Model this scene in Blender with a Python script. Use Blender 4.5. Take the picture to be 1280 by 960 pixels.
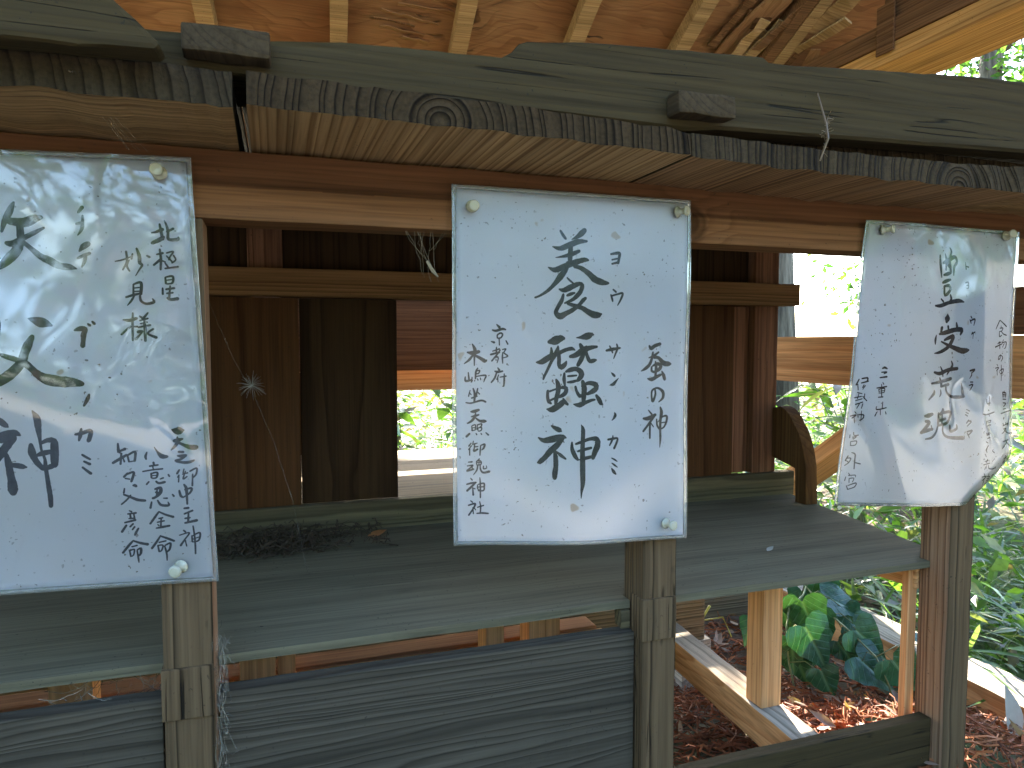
import bpy, bmesh, math, random
from mathutils import Vector, Matrix, noise
sc = bpy.context.scene
for o in list(bpy.data.objects): bpy.data.objects.remove(o)
R = math.radians
# ---------------------------------------------------------------- camera, sky, sun, exposure
cam = bpy.data.cameras.new('camera'); cam_o = bpy.data.objects.new('camera', cam); sc.collection.objects.link(cam_o)
cam.sensor_width = 36.0; cam.lens = 887 / 1280 * 36.0; cam.clip_start = 0.01; cam.clip_end = 800
PSI, TH = R(18.8), R(3.5)
fw = Vector((math.sin(PSI) * math.cos(TH), math.cos(PSI) * math.cos(TH), -math.sin(TH)))
rt = Vector((math.cos(PSI), -math.sin(PSI), 0)); up = rt.cross(fw)
CAM = Vector((0, -.55, 0))
cam_o.matrix_world = Matrix(((rt.x, up.x, -fw.x, CAM.x), (rt.y, up.y, -fw.y, CAM.y), (rt.z, up.z, -fw.z, CAM.z), (0, 0, 0, 1)))
sc.camera = cam_o
SUN_AZ, SUN_EL = R(71), R(27.5)          # azimuth measured from +X towards +Y
SD = Vector((math.cos(SUN_AZ) * math.cos(SUN_EL), math.sin(SUN_AZ) * math.cos(SUN_EL), math.sin(SUN_EL)))
w = bpy.data.worlds.new('World'); sc.world = w; w.use_nodes = True
nt = w.node_tree; nt.nodes.clear()
sky = nt.nodes.new('ShaderNodeTexSky'); sky.sky_type = 'NISHITA'; sky.sun_disc = False
sky.sun_elevation = SUN_EL; sky.sun_rotation = R(90) - SUN_AZ; sky.altitude = 100; sky.air_density = 1.0; sky.dust_density = 1.5; sky.ozone_density = 3.0
bg = nt.nodes.new('ShaderNodeBackground'); bg.inputs[1].default_value = 0.15
wo = nt.nodes.new('ShaderNodeOutputWorld')
nt.links.new(sky.outputs[0], bg.inputs[0]); nt.links.new(bg.outputs[0], wo.inputs[0])
sl = bpy.data.lights.new('sun', 'SUN'); sl.energy = 5.0; sl.angle = R(0.5); sl.color = (1, .93, .82)
so = bpy.data.objects.new('sun', sl); sc.collection.objects.link(so); so.location = SD * 20
so.rotation_euler = (-SD).to_track_quat('-Z', 'Y').to_euler()
sc.view_settings.view_transform = 'Standard'; sc.view_settings.look = 'None'; sc.view_settings.gamma = 1; sc.view_settings.use_curve_mapping = False
sc.view_settings.exposure = 3.65
sc.render.engine = 'CYCLES'; sc.cycles.max_bounces = 8; sc.cycles.diffuse_bounces = 5; sc.cycles.transparent_max_bounces = 12
sc.cycles.sample_clamp_indirect = 6; sc.cycles.use_denoising = True; sc.cycles.caustics_reflective = False; sc.cycles.caustics_refractive = False
INK={
'2title':'2278 902 186 2302 866 261 2325 839 218|2495 915 440 2464 886 471 2424 856 313 2379 835 75|2208 769 93 2275 757 373 2356 788 468 2437 819 439 2516 826 189|2370 789 375 2366 720 438 2363 658 375 2370 621 250|2235 681 62 2302 693 218 2370 711 375 2445 742 282|2169 599 93 2229 580 435 2309 610 468 2411 648 470 2493 672 378 2528 670 189|2343 639 375 2323 583 406 2276 525 530 2229 469 373 2169 412 279 2097 367 185 2054 351 154|2404 616 314 2466 600 378 2535 558 474 2591 512 571 2661 489 477 2714 484 223|2337 519 125 2364 495 175 2395 474 126|2266 424 125 2310 416 406 2385 449 471 2446 472 346 2474 460 378 2460 410 378 2426 371 378 2386 339 283 2318 310 157|2338 373 188 2372 386 282 2406 396 157|2304 381 219 2290 331 344 2260 281 343 2240 231 374 2278 201 532 2332 226 408 2386 252 377 2441 290 315 2482 335 347 2506 354 253|2345 307 251 2406 290 346 2475 272 379 2531 241 475 2587 217 572 2636 217 446 2653 224 191|2181 -11 312 2231 -1 688 2285 18 564 2312 18 314|2201 -60 156 2205 -89 281 2201 -132 375|2071 -178 124 2118 -175 436 2185 -138 500 2259 -108 376 2333 -77 315 2388 -67 315 2415 -80 95|2262 -45 125 2258 -76 345 2238 -114 376 2205 -170 281 2171 -238 250 2138 -300 218 2132 -319 156|2269 -108 314 2272 -158 345 2272 -202 345 2293 -221 440 2327 -196 346 2337 -174 157|2425 24 63 2470 27 285 2525 37 603 2574 53 286 2588 50 76|2463 -33 285 2484 -71 444 2498 -109 381|2371 -133 252 2422 -121 443 2498 -77 508 2568 -58 350 2617 -52 223|2498 -103 381 2471 -160 412 2444 -204 349|2519 -52 254 2519 -96 254 2533 -141 318 2554 -173 350 2596 -167 319 2610 -164 192|2334 -259 189 2375 -244 379 2430 -238 380 2472 -267 476 2472 -299 476 2444 -331 317|2351 -297 158 2389 -295 190 2430 -292 158|2348 -348 158 2389 -345 253 2437 -334 190|2320 -272 189 2317 -322 315 2324 -373 189|2246 -324 188 2263 -365 409 2263 -422 409 2247 -478 377 2240 -529 252|2189 -420 188 2226 -408 157 2294 -391 252 2335 -398 347 2328 -436 379 2294 -460 315 2253 -472 189|2172 -417 250 2169 -464 282 2179 -508 282 2199 -521 188|2179 -502 188 2219 -484 188 2267 -469 189|2162 -567 125 2206 -572 502 2267 -542 504 2315 -512 442 2349 -538 127|2308 -486 189 2349 -532 190|2486 -344 318 2500 -395 478 2497 -459 446 2491 -517 351|2479 -382 191 2542 -358 319 2605 -372 448 2612 -404 448 2577 -429 416 2528 -450 255|2420 -387 222 2431 -426 254 2459 -465 318 2501 -453 255|2401 -533 95 2453 -541 413 2515 -520 319 2571 -503 256 2599 -500 160|2613 -465 256 2638 -501 385 2656 -534 354 2670 -544 161|2200 -707 157 2234 -727 346 2275 -748 379 2285 -755 158|2083 -800 125 2126 -824 376 2187 -820 535 2255 -808 536 2302 -803 380 2326 -811 127|2296 -816 316 2241 -871 505 2187 -912 504 2133 -967 440 2086 -1002 376 2073 -1004 188|2221 -908 252 2228 -972 410 2228 -1042 411 2218 -1099 474 2215 -1137 379|2235 -921 126 2276 -955 285 2317 -986 159|2467 -708 64 2482 -747 351 2479 -824 383 2472 -914 415 2469 -1017 480 2466 -1107 480 2463 -1197 416 2450 -1261 224 2443 -1319 77|2378 -851 159 2378 -909 350 2403 -968 382 2427 -998 223|2413 -866 191 2475 -849 256 2545 -830 289 2609 -836 450 2613 -888 547 2585 -945 482 2567 -990 354|2427 -928 159 2483 -917 256 2553 -905 225|2441 -999 128 2497 -989 288 2560 -979 257',
'2ruby':'2737 728 159 2779 736 224 2818 738 256 2815 700 224 2805 655 224|2748 681 140 2801 693 141|2748 647 160 2801 661 192|2761 432 141 2789 411 160|2740 387 141 2751 359 179 2758 333 141|2747 378 141 2797 392 160 2850 402 180 2836 354 180 2805 299 96|2705 -85 160 2758 -75 257 2837 -63 162|2737 -46 129 2755 -78 161 2766 -104 129|2804 -30 129 2812 -66 181 2794 -111 161 2777 -153 97|2757 -275 97 2775 -291 207 2789 -304 181|2747 -378 129 2775 -372 271 2804 -343 162 2825 -321 52|2785 -616 97 2792 -639 259 2775 -667 162 2757 -683 52|2715 -844 162 2758 -840 195 2809 -838 163 2798 -877 195 2773 -922 195|2765 -814 117 2758 -849 162 2730 -894 130|2745 -1002 78 2774 -1017 143 2800 -1035 78|2746 -1045 78 2771 -1063 156 2800 -1084 78|2743 -1091 130 2761 -1118 260 2783 -1142 130',
'2right':'3120 -45 164 3139 -68 295 3176 -45 296 3228 -29 264|3118 -150 79 3170 -130 197 3214 -101 165|3158 -101 164 3148 -157 230 3126 -209 263 3089 -241 262 3045 -264 79|3170 -144 263 3215 -151 264 3268 -197 397 3313 -204 398 3336 -205 199|3185 -183 132 3193 -236 264 3187 -309 198|3149 -229 164 3149 -262 197 3172 -275 198|3156 -222 132 3200 -203 264 3238 -217 297 3224 -250 297 3172 -275 198|3109 -330 99 3150 -338 296 3209 -312 264 3247 -296 165|3250 -267 99 3269 -303 298 3281 -340 265|3185 -428 165 3189 -474 185 3164 -530 231 3152 -486 165 3159 -434 165 3211 -415 165 3264 -449 265 3265 -502 232 3224 -538 99|3120 -607 99 3154 -644 165|3069 -678 164 3117 -679 330 3192 -649 232|3177 -662 232 3125 -726 198 3067 -790 184|3136 -713 165 3134 -786 185 3133 -853 165|3144 -720 99 3171 -755 99|3240 -584 133 3252 -631 299 3241 -704 232 3239 -791 199 3240 -858 199 3233 -938 67|3203 -689 119 3208 -743 166 3231 -777 166|3215 -716 66 3260 -671 133 3305 -666 186 3302 -713 200 3276 -762 146 3239 -777 133|3238 -724 100 3291 -719 100',
'2left':'1727 130 91 1752 106 213|1692 85 121 1721 79 182 1778 94 183 1804 88 122|1733 45 122 1759 61 134 1778 51 134 1765 24 122 1736 21 122 1733 45 109|1749 21 110 1752 -37 91|1682 -6 73 1708 -15 182|1807 0 92 1823 -28 135|1727 -55 109 1727 -94 152|1695 -85 91 1752 -67 134|1679 -112 152 1752 -94 152|1759 -76 110 1727 -119 134 1688 -164 122|1707 -137 109 1733 -131 134 1743 -143 110 1733 -180 73|1778 -73 92 1807 -67 110 1791 -98 110 1823 -125 122 1784 -140 73|1781 -95 92 1778 -137 134 1781 -183 92|1739 -219 91 1752 -238 171|1714 -246 91 1739 -253 183 1781 -247 122|1730 -256 122 1714 -301 152 1685 -337 122|1746 -277 92 1733 -314 110|1739 -302 85 1742 -335 85|1758 -296 86 1810 -288 123|1794 -269 92 1794 -321 153 1790 -370 123 1781 -370 86|1525 -27 90 1547 -75 271 1543 -136 151 1543 -199 90|1484 -93 120 1525 -99 301 1581 -88 241|1534 -111 151 1500 -153 180 1459 -183 72|1550 -118 151 1594 -142 242 1631 -163 273 1647 -155 91|1493 -255 108 1499 -310 151|1468 -288 90 1471 -321 168 1518 -313 121 1524 -292 84|1571 -220 109 1556 -250 151 1552 -305 121|1556 -244 91 1587 -239 121 1577 -263 109 1559 -265 91|1555 -287 91 1637 -279 133 1628 -312 109 1621 -333 61|1518 -331 121 1527 -316 109|1546 -317 85 1546 -323 97|1568 -305 85 1574 -317 97|1593 -299 85 1596 -315 85|1533 -382 109 1546 -428 181 1542 -494 151|1508 -397 84 1495 -445 109|1505 -418 72 1517 -433 85|1571 -383 109 1558 -440 151|1568 -410 85 1586 -429 109|1520 -460 121 1567 -446 91|1473 -495 90 1517 -500 121 1599 -481 152 1637 -494 152|1514 -569 121 1542 -567 242 1580 -556 182|1517 -609 91 1548 -604 182 1580 -596 121|1554 -580 91 1542 -616 182 1517 -645 181 1485 -662 109|1548 -616 91 1586 -645 182 1624 -649 243 1643 -650 91|1520 -685 85 1523 -722 121|1523 -682 85 1551 -677 97 1548 -717 97|1526 -700 73 1548 -698 73|1526 -722 85 1548 -717 85|1564 -678 85 1602 -670 109 1598 -691 109 1586 -697 73|1567 -681 85 1562 -714 97|1573 -702 85 1601 -700 97 1598 -722 97 1573 -727 73 1573 -702 73|1501 -745 151 1475 -768 181|1554 -744 73 1561 -756 109|1595 -746 73 1601 -755 110|1636 -742 85 1658 -762 147|1513 -822 91 1494 -845 121|1516 -843 91 1491 -873 91|1500 -864 109 1500 -919 91|1532 -807 85 1525 -835 91|1528 -832 85 1563 -824 85|1544 -826 109 1538 -866 109 1535 -887 152 1566 -873 152|1544 -854 85 1569 -852 85|1592 -844 85 1626 -836 152 1614 -870 152 1598 -881 61|1592 -844 85 1588 -881 122 1585 -923 91|1487 -974 85 1519 -973 121|1478 -1004 85 1525 -1001 122 1503 -1021 109 1474 -1044 121 1528 -1032 152|1515 -1016 85 1531 -1035 97|1579 -952 110 1563 -969 110|1556 -969 85 1556 -993 97|1560 -966 85 1591 -971 110 1591 -998 98 1556 -1000 73|1559 -981 73 1591 -982 73|1579 -955 61 1575 -994 73|1566 -1003 110 1556 -1043 122 1528 -1078 61|1585 -1001 85 1588 -1038 122 1610 -1064 153 1661 -1058 184 1667 -1055 86|1613 -1012 85 1613 -1034 98 1639 -1029 86 1636 -1010 61|1505 -1104 85 1518 -1120 109|1471 -1151 109 1508 -1144 152 1549 -1141 134|1540 -1146 152 1508 -1175 170 1474 -1203 170|1521 -1182 97 1524 -1240 152|1527 -1185 73 1540 -1192 97|1581 -1103 73 1584 -1161 134 1583 -1266 110|1562 -1160 85 1562 -1191 110 1578 -1210 98|1568 -1157 85 1613 -1151 135 1616 -1182 135 1610 -1209 122 1565 -1209 85|1568 -1179 85 1613 -1179 98|1502 -1285 85 1517 -1299 110|1483 -1321 109 1539 -1312 153 1520 -1354 134 1485 -1401 134|1520 -1342 98 1523 -1392 98|1530 -1340 73 1542 -1362 85|1558 -1342 98 1609 -1330 110|1577 -1297 86 1584 -1341 122 1580 -1390 110|1552 -1391 98 1596 -1391 135 1647 -1398 123',
'1title':'-1557 897 147 -1579 842 392 -1611 773 343 -1630 704 147|-1586 774 441 -1502 769 592 -1446 796 544 -1407 808 298|-1604 632 294 -1570 629 443 -1514 666 345 -1462 697 297 -1392 740 149|-1528 767 394 -1526 699 444 -1524 641 395|-1523 651 444 -1555 581 591 -1595 531 590 -1634 490 441 -1685 455 245|-1511 641 247 -1466 599 297 -1416 552 398 -1370 529 499 -1319 498 451 -1253 488 403 -1214 479 101|-1497 145 99 -1465 135 424 -1427 120 650 -1393 111 451 -1369 101 201|-1697 157 196 -1667 123 295 -1667 65 295 -1674 -9 246 -1679 -49 98|-1478 26 299 -1501 -24 498 -1524 -89 498 -1539 -138 548 -1579 -193 596 -1632 -242 644 -1688 -275 592 -1714 -295 493|-1672 -81 123 -1627 -103 297 -1572 -123 348 -1522 -149 449 -1481 -189 400 -1448 -225 502 -1397 -256 705 -1323 -272 708 -1257 -278 610 -1203 -290 357|-1704 -493 198 -1672 -524 397 -1639 -555 298 -1631 -563 124|-1735 -641 297 -1676 -634 695 -1624 -611 548 -1586 -607 399 -1565 -621 125|-1604 -637 449 -1648 -695 498 -1693 -758 497 -1733 -806 396|-1650 -743 249 -1640 -804 399 -1634 -870 424 -1627 -931 500 -1625 -982 600 -1624 -1002 450|-1632 -815 250 -1589 -822 350 -1555 -832 301 -1540 -835 126|-1490 -460 75 -1466 -511 402 -1460 -577 352 -1454 -653 202 -1448 -725 151 -1432 -785 177 -1430 -836 253 -1425 -898 253 -1419 -975 279 -1413 -1047 305 -1413 -1109 254|-1507 -686 251 -1504 -732 453 -1497 -761 403 -1477 -808 353 -1443 -851 303|-1450 -679 202 -1410 -660 303 -1376 -667 405 -1373 -723 482 -1375 -774 482 -1377 -829 406|-1475 -759 202 -1440 -746 354 -1396 -738 304|-1435 -851 202 -1399 -838 355 -1368 -824 254',
'1ruby':'-1193 595 101 -1169 626 329 -1138 648 304|-1203 550 151 -1162 571 202 -1131 585 177|-1158 572 202 -1164 531 203 -1183 490 101|-1189 850 151 -1165 886 227|-1204 774 151 -1164 786 177|-1165 831 126 -1170 751 202 -1198 700 60|-1236 69 127 -1205 79 305 -1174 79 254 -1184 41 305 -1187 1 254 -1191 -37 280|-1157 112 127 -1146 102 178|-1132 128 127 -1119 113 179|-1161 -362 128 -1171 -393 230 -1193 -438 128|-1250 -629 128 -1214 -623 230 -1160 -607 231 -1163 -646 257 -1173 -676 231|-1213 -592 128 -1219 -633 230 -1229 -671 128|-1214 -768 128 -1192 -785 154 -1168 -802 129|-1205 -814 128 -1171 -835 180|-1215 -854 128 -1191 -878 154 -1167 -900 180',
'1upper':'-753 737 104 -722 746 156 -684 764 208|-752 668 208 -709 690 260 -680 712 209|-702 799 130 -694 748 182 -685 696 183|-673 826 78 -659 791 146 -651 750 157 -648 698 183 -590 701 210 -588 716 105|-658 749 131 -617 772 157|-726 592 104 -688 603 157|-706 628 130 -701 561 157 -705 489 131|-706 556 157 -747 519 130|-694 551 104 -675 542 105|-664 604 105 -621 616 105 -641 584 105 -651 558 105|-665 584 94 -633 548 105|-676 536 105 -657 506 131|-622 590 105 -608 560 105 -633 538 105|-677 498 105 -595 513 131|-914 605 129 -911 539 129 -938 481 103|-982 536 77 -936 548 103 -885 570 77|-897 549 77 -912 508 129 -897 473 103|-849 628 129 -834 577 207 -833 531 207 -819 516 155 -837 485 104 -861 443 62|-875 591 103 -883 555 113|-787 581 114 -771 572 156|-678 436 115 -675 395 131|-674 439 105 -631 445 147 -634 401 131 -670 392 94|-669 418 84 -636 423 84|-697 363 115 -697 321 131|-676 355 131 -623 365 147|-649 380 94 -655 322 131 -658 296 131|-672 327 115 -633 333 116|-668 296 157 -649 286 184 -603 292 211|-877 384 103 -879 307 129|-877 384 103 -830 396 181 -834 318 182|-873 359 83 -835 365 83|-873 336 83 -836 339 83|-925 296 129 -879 312 155 -837 323 130|-874 307 104 -894 271 129 -918 240 62|-839 308 130 -833 272 156 -801 254 156 -754 266 183 -763 289 78|-946 142 103 -907 139 207 -865 153 182|-887 189 104 -891 111 145 -892 2 130|-894 101 130 -927 75 129 -960 41 129|-885 96 104 -862 96 130|-846 168 104 -827 153 156|-794 192 104 -823 153 182|-846 137 104 -795 153 115|-842 117 94 -800 127 104|-857 91 104 -782 107 146|-818 158 104 -815 80 182 -815 -3 156|-858 59 208 -830 65 104 -874 8 156|-764 81 131 -798 49 130 -746 21 183',
'1lower':'-666 -623 80 -640 -632 425 -611 -633 479 -591 -631 160|-651 -703 213 -627 -699 266 -598 -692 133|-631 -677 106 -632 -715 213 -647 -741 186 -672 -767 80|-627 -715 160 -584 -739 214 -545 -754 321 -511 -756 322|-624 -782 160 -595 -785 160|-632 -809 107 -610 -813 214 -576 -809 134 -611 -834 160 -645 -843 160|-641 -849 133 -587 -860 187 -548 -856 188 -526 -847 107|-623 -909 107 -638 -935 149|-626 -946 96 -636 -962 75|-626 -946 75 -630 -995 96|-593 -905 80 -599 -932 96|-604 -942 80 -570 -934 96|-584 -922 80 -600 -975 107 -575 -960 96|-555 -924 107 -512 -905 118 -516 -948 118 -539 -973 97|-538 -946 97 -542 -1028 118|-823 -772 79 -833 -801 158 -829 -822 105|-777 -740 53 -759 -773 116 -731 -806 291 -698 -811 186|-785 -846 132 -781 -868 132|-809 -871 116 -757 -866 116|-853 -906 95 -800 -899 106 -729 -895 117|-790 -872 84 -786 -899 85|-801 -922 116 -800 -952 116|-799 -923 106 -763 -919 132 -769 -954 116 -797 -957 95|-797 -939 74 -768 -938 74|-817 -980 106 -832 -998 116|-772 -980 116 -755 -995 148 -717 -989 159|-745 -966 95 -726 -959 117|-694 -937 96 -687 -951 117|-999 -703 114 -996 -756 182 -989 -767 130|-1001 -761 114 -956 -742 183|-1033 -835 156 -990 -809 182 -948 -784 146|-980 -772 130 -987 -846 130|-972 -799 78 -963 -831 104|-943 -790 115 -935 -833 115|-939 -785 115 -896 -766 157 -900 -829 147|-933 -833 84 -902 -829 84|-947 -911 115 -969 -936 146|-957 -921 115 -909 -908 157 -925 -971 147|-962 -947 94 -934 -954 94|-914 -998 131 -896 -1007 158|-596 -1015 107 -582 -1043 188 -579 -1103 150 -578 -1157 118|-627 -1056 118 -618 -1095 161 -603 -1107 107|-592 -1053 96 -548 -1045 150 -558 -1077 134 -603 -1107 96|-598 -1186 134 -571 -1185 161|-599 -1226 118 -545 -1206 135|-595 -1259 118 -563 -1256 118|-572 -1223 108 -576 -1288 151|-596 -1292 134 -519 -1279 189|-607 -1345 107 -595 -1357 118|-635 -1378 80 -571 -1365 97 -601 -1411 108 -629 -1453 150|-599 -1417 97 -590 -1462 81|-545 -1318 97 -537 -1390 119 -534 -1461 119 -534 -1522 108|-554 -1388 97 -553 -1432 108|-549 -1389 86 -502 -1371 119 -510 -1425 119 -550 -1435 86|-547 -1414 76 -507 -1401 76|-780 -1035 132 -747 -1029 212 -748 -1064 212 -782 -1094 159 -796 -1098 159|-776 -1057 132 -752 -1064 133|-766 -1031 95 -772 -1089 106|-804 -1124 106 -813 -1167 148|-766 -1116 106 -745 -1150 159 -697 -1156 160 -701 -1132 64|-729 -1103 74 -705 -1105 117|-671 -1080 96 -662 -1094 133|-761 -1197 106 -786 -1233 149 -818 -1279 132|-761 -1197 106 -718 -1222 133 -670 -1242 160|-762 -1246 106 -738 -1242 106|-773 -1272 96 -729 -1265 107|-748 -1247 96 -752 -1306 117|-771 -1288 74 -764 -1297 96|-781 -1314 96 -745 -1309 160 -696 -1303 134|-756 -1370 96 -781 -1411 149 -814 -1457 149|-756 -1373 106 -708 -1396 150 -670 -1416 134|-767 -1418 96 -723 -1411 107|-775 -1439 106 -769 -1483 117|-772 -1439 96 -743 -1442 107 -754 -1479 107 -769 -1485 96|-729 -1443 96 -695 -1430 134 -701 -1473 134 -721 -1493 96|-732 -1448 96 -721 -1504 118 -720 -1553 75|-969 -1017 94 -974 -1048 115|-907 -995 131 -896 -1003 158|-975 -1059 115 -938 -1077 147 -891 -1102 184 -844 -1111 158|-933 -1067 105 -957 -1097 115 -991 -1127 105|-945 -1175 84 -931 -1184 116|-955 -1198 105 -904 -1194 132|-941 -1199 105 -938 -1232 131|-918 -1201 105 -914 -1239 105|-949 -1231 94 -912 -1231 95|-976 -1258 115 -910 -1244 147|-967 -1277 131 -996 -1322 157|-925 -1270 116 -944 -1290 116|-916 -1292 116 -931 -1312 105|-893 -1305 116 -907 -1330 148 -917 -1351 132|-928 -1390 105 -957 -1422 158 -996 -1472 147|-928 -1392 105 -881 -1413 159 -839 -1425 185|-939 -1434 95 -906 -1427 106|-954 -1460 105 -948 -1503 105|-949 -1460 95 -925 -1454 105 -931 -1494 95 -948 -1503 84|-906 -1459 95 -883 -1450 148 -886 -1488 148 -903 -1507 95|-907 -1464 95 -901 -1524 116 -899 -1551 63',
'3title':'6380 854 190 6390 749 343 6406 636 153|6455 872 114 6474 804 306 6468 713 229|6523 935 115 6545 898 268 6524 806 306 6540 693 345|6424 780 229 6494 805 459 6594 847 384 6632 802 308 6589 740 307 6583 663 154|6485 775 306 6517 745 306|6435 659 191 6490 672 383 6541 685 230|6424 583 267 6473 600 383 6534 616 230|6446 546 268 6449 470 268|6446 546 229 6516 555 345 6534 517 307 6490 470 345 6455 455 230|6406 419 153 6438 393 230|6536 460 231 6549 418 308 6515 379 307|6334 350 191 6404 351 382 6515 383 384 6657 405 425 6741 395 155|6505 266 154 6502 224 730 6493 193 384|6408 66 230 6488 82 462 6610 109 464 6714 110 466 6695 63 233|6435 131 345 6427 85 269|6516 147 231 6528 101 231|6633 179 232 6646 125 387|6368 54 115 6360 9 268 6362 -37 115|6477 5 231 6532 28 386 6593 43 425 6575 -7 425 6526 -68 386 6437 -114 346 6361 -129 115|6437 -10 154 6525 -45 309 6620 -76 465 6725 -104 584 6798 -100 430 6829 -97 156|6376 -321 230 6447 -334 385 6548 -300 387 6672 -286 350|6449 -264 116 6477 -315 231 6490 -369 93|6585 -208 116 6603 -254 271 6559 -316 232 6540 -350 116|6351 -435 230 6452 -421 309 6594 -389 349|6449 -379 154 6473 -433 270 6474 -464 232|6474 -468 232 6566 -447 310|6389 -505 115 6386 -539 308 6323 -600 154|6471 -503 116 6478 -542 193 6464 -572 116|6536 -473 194 6549 -520 217 6603 -568 272 6686 -582 351 6791 -577 274|6742 -442 78 6762 -517 313 6775 -572 352|6275 -764 230 6325 -762 462 6380 -748 308|6288 -818 307 6339 -832 385 6281 -891 384 6222 -931 268|6222 -931 307 6312 -912 385 6388 -903 232|6366 -864 116 6383 -911 193|6516 -698 194 6518 -729 465 6488 -752 310|6462 -743 232 6462 -860 271|6467 -751 232 6559 -734 311 6621 -736 273 6614 -795 249 6575 -848 311 6473 -868 232|6481 -818 271 6557 -801 272|6513 -745 155 6513 -846 155|6462 -860 194 6435 -936 248 6377 -988 270 6286 -1000 154|6529 -862 194 6533 -941 218 6592 -990 273 6708 -1007 353 6829 -1012 394 6834 -1001 158|6623 -874 195 6641 -933 312 6719 -913 274 6717 -869 117',
'3ruby':'6762 799 93 6774 731 170|6772 761 108 6811 753 155|6767 592 124 6809 597 171 6812 539 171|6784 565 109 6810 566 109|6786 535 109 6812 535 109|6853 250 141 6870 231 156|6839 215 125 6857 180 141|6845 204 141 6918 220 188 6900 157 94|6878 87 125 6868 64 141|6873 71 125 6920 89 141|6894 75 110 6886 21 78|6856 -312 188 6925 -301 205 6894 -328 126|6884 -328 126 6880 -360 141 6855 -391 78|6868 -429 126 6905 -430 126|6854 -464 126 6906 -457 157 6867 -515 110|6835 -712 79 6884 -733 110|6831 -743 79 6869 -760 110|6827 -767 110 6860 -784 126|6878 -828 142 6853 -859 126|6878 -836 142 6916 -845 158 6865 -891 110|6868 -950 142 6937 -941 190 6897 -983 142|6875 -967 126 6909 -1016 95',
'3left':'5702 -274 124 5733 -265 218 5766 -278 125|5691 -311 112 5759 -311 156 5720 -327 87|5670 -364 124 5761 -356 174|5707 -411 87 5720 -430 112|5630 -465 112 5757 -453 137|5692 -429 99 5693 -548 124|5654 -478 87 5660 -510 87|5658 -478 99 5730 -471 112 5723 -511 100|5659 -497 74 5727 -492 75|5664 -516 87 5719 -511 87|5650 -556 112 5709 -554 124|5707 -604 100 5701 -660 112|5629 -646 87 5635 -677 124 5753 -662 112|5412 -375 135 5379 -429 171|5398 -424 123 5404 -479 110|5446 -369 135 5516 -364 160 5510 -395 172|5440 -412 123 5525 -395 148|5472 -431 111 5457 -456 123|5488 -438 111 5458 -474 74|5397 -503 98 5452 -517 86|5360 -555 98 5445 -542 98|5413 -516 86 5399 -565 98|5377 -583 86 5454 -566 98|5378 -620 110 5463 -598 99|5483 -518 99 5477 -567 111|5460 -542 86 5509 -587 111|5395 -657 98 5424 -615 98|5463 -616 111 5449 -659 99|5633 -703 112 5611 -740 124|5676 -673 87 5678 -730 87|5741 -700 87 5749 -723 137|5374 -689 86 5391 -708 111|5326 -733 123 5391 -723 135 5346 -753 123|5369 -744 86 5378 -800 86|5410 -715 86 5415 -746 98|5452 -685 74 5448 -784 99|5422 -721 98 5477 -726 136 5470 -760 123 5432 -777 86|5374 -892 86 5383 -924 98 5430 -923 111|5336 -916 86 5334 -946 111|5368 -936 86 5373 -960 98|5368 -942 86 5407 -937 99 5377 -961 86|5346 -984 86 5348 -1024 111|5354 -984 86 5412 -981 111 5402 -1018 99 5348 -1024 86|5328 -1125 123 5299 -1170 135|5321 -1146 98 5360 -1151 123 5338 -1191 111 5293 -1219 86|5307 -1170 74 5330 -1184 86|5366 -1093 86 5405 -1113 136 5404 -1182 136 5403 -1256 124|5412 -1195 111 5471 -1210 111|5342 -1296 86 5358 -1316 99|5313 -1332 86 5302 -1369 111|5343 -1321 86 5421 -1320 87 5422 -1339 74|5352 -1353 86 5353 -1391 86|5352 -1350 86 5406 -1350 87 5392 -1387 87|5323 -1420 86 5340 -1458 111|5339 -1421 86 5432 -1399 111 5417 -1438 99 5340 -1458 86',
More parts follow.
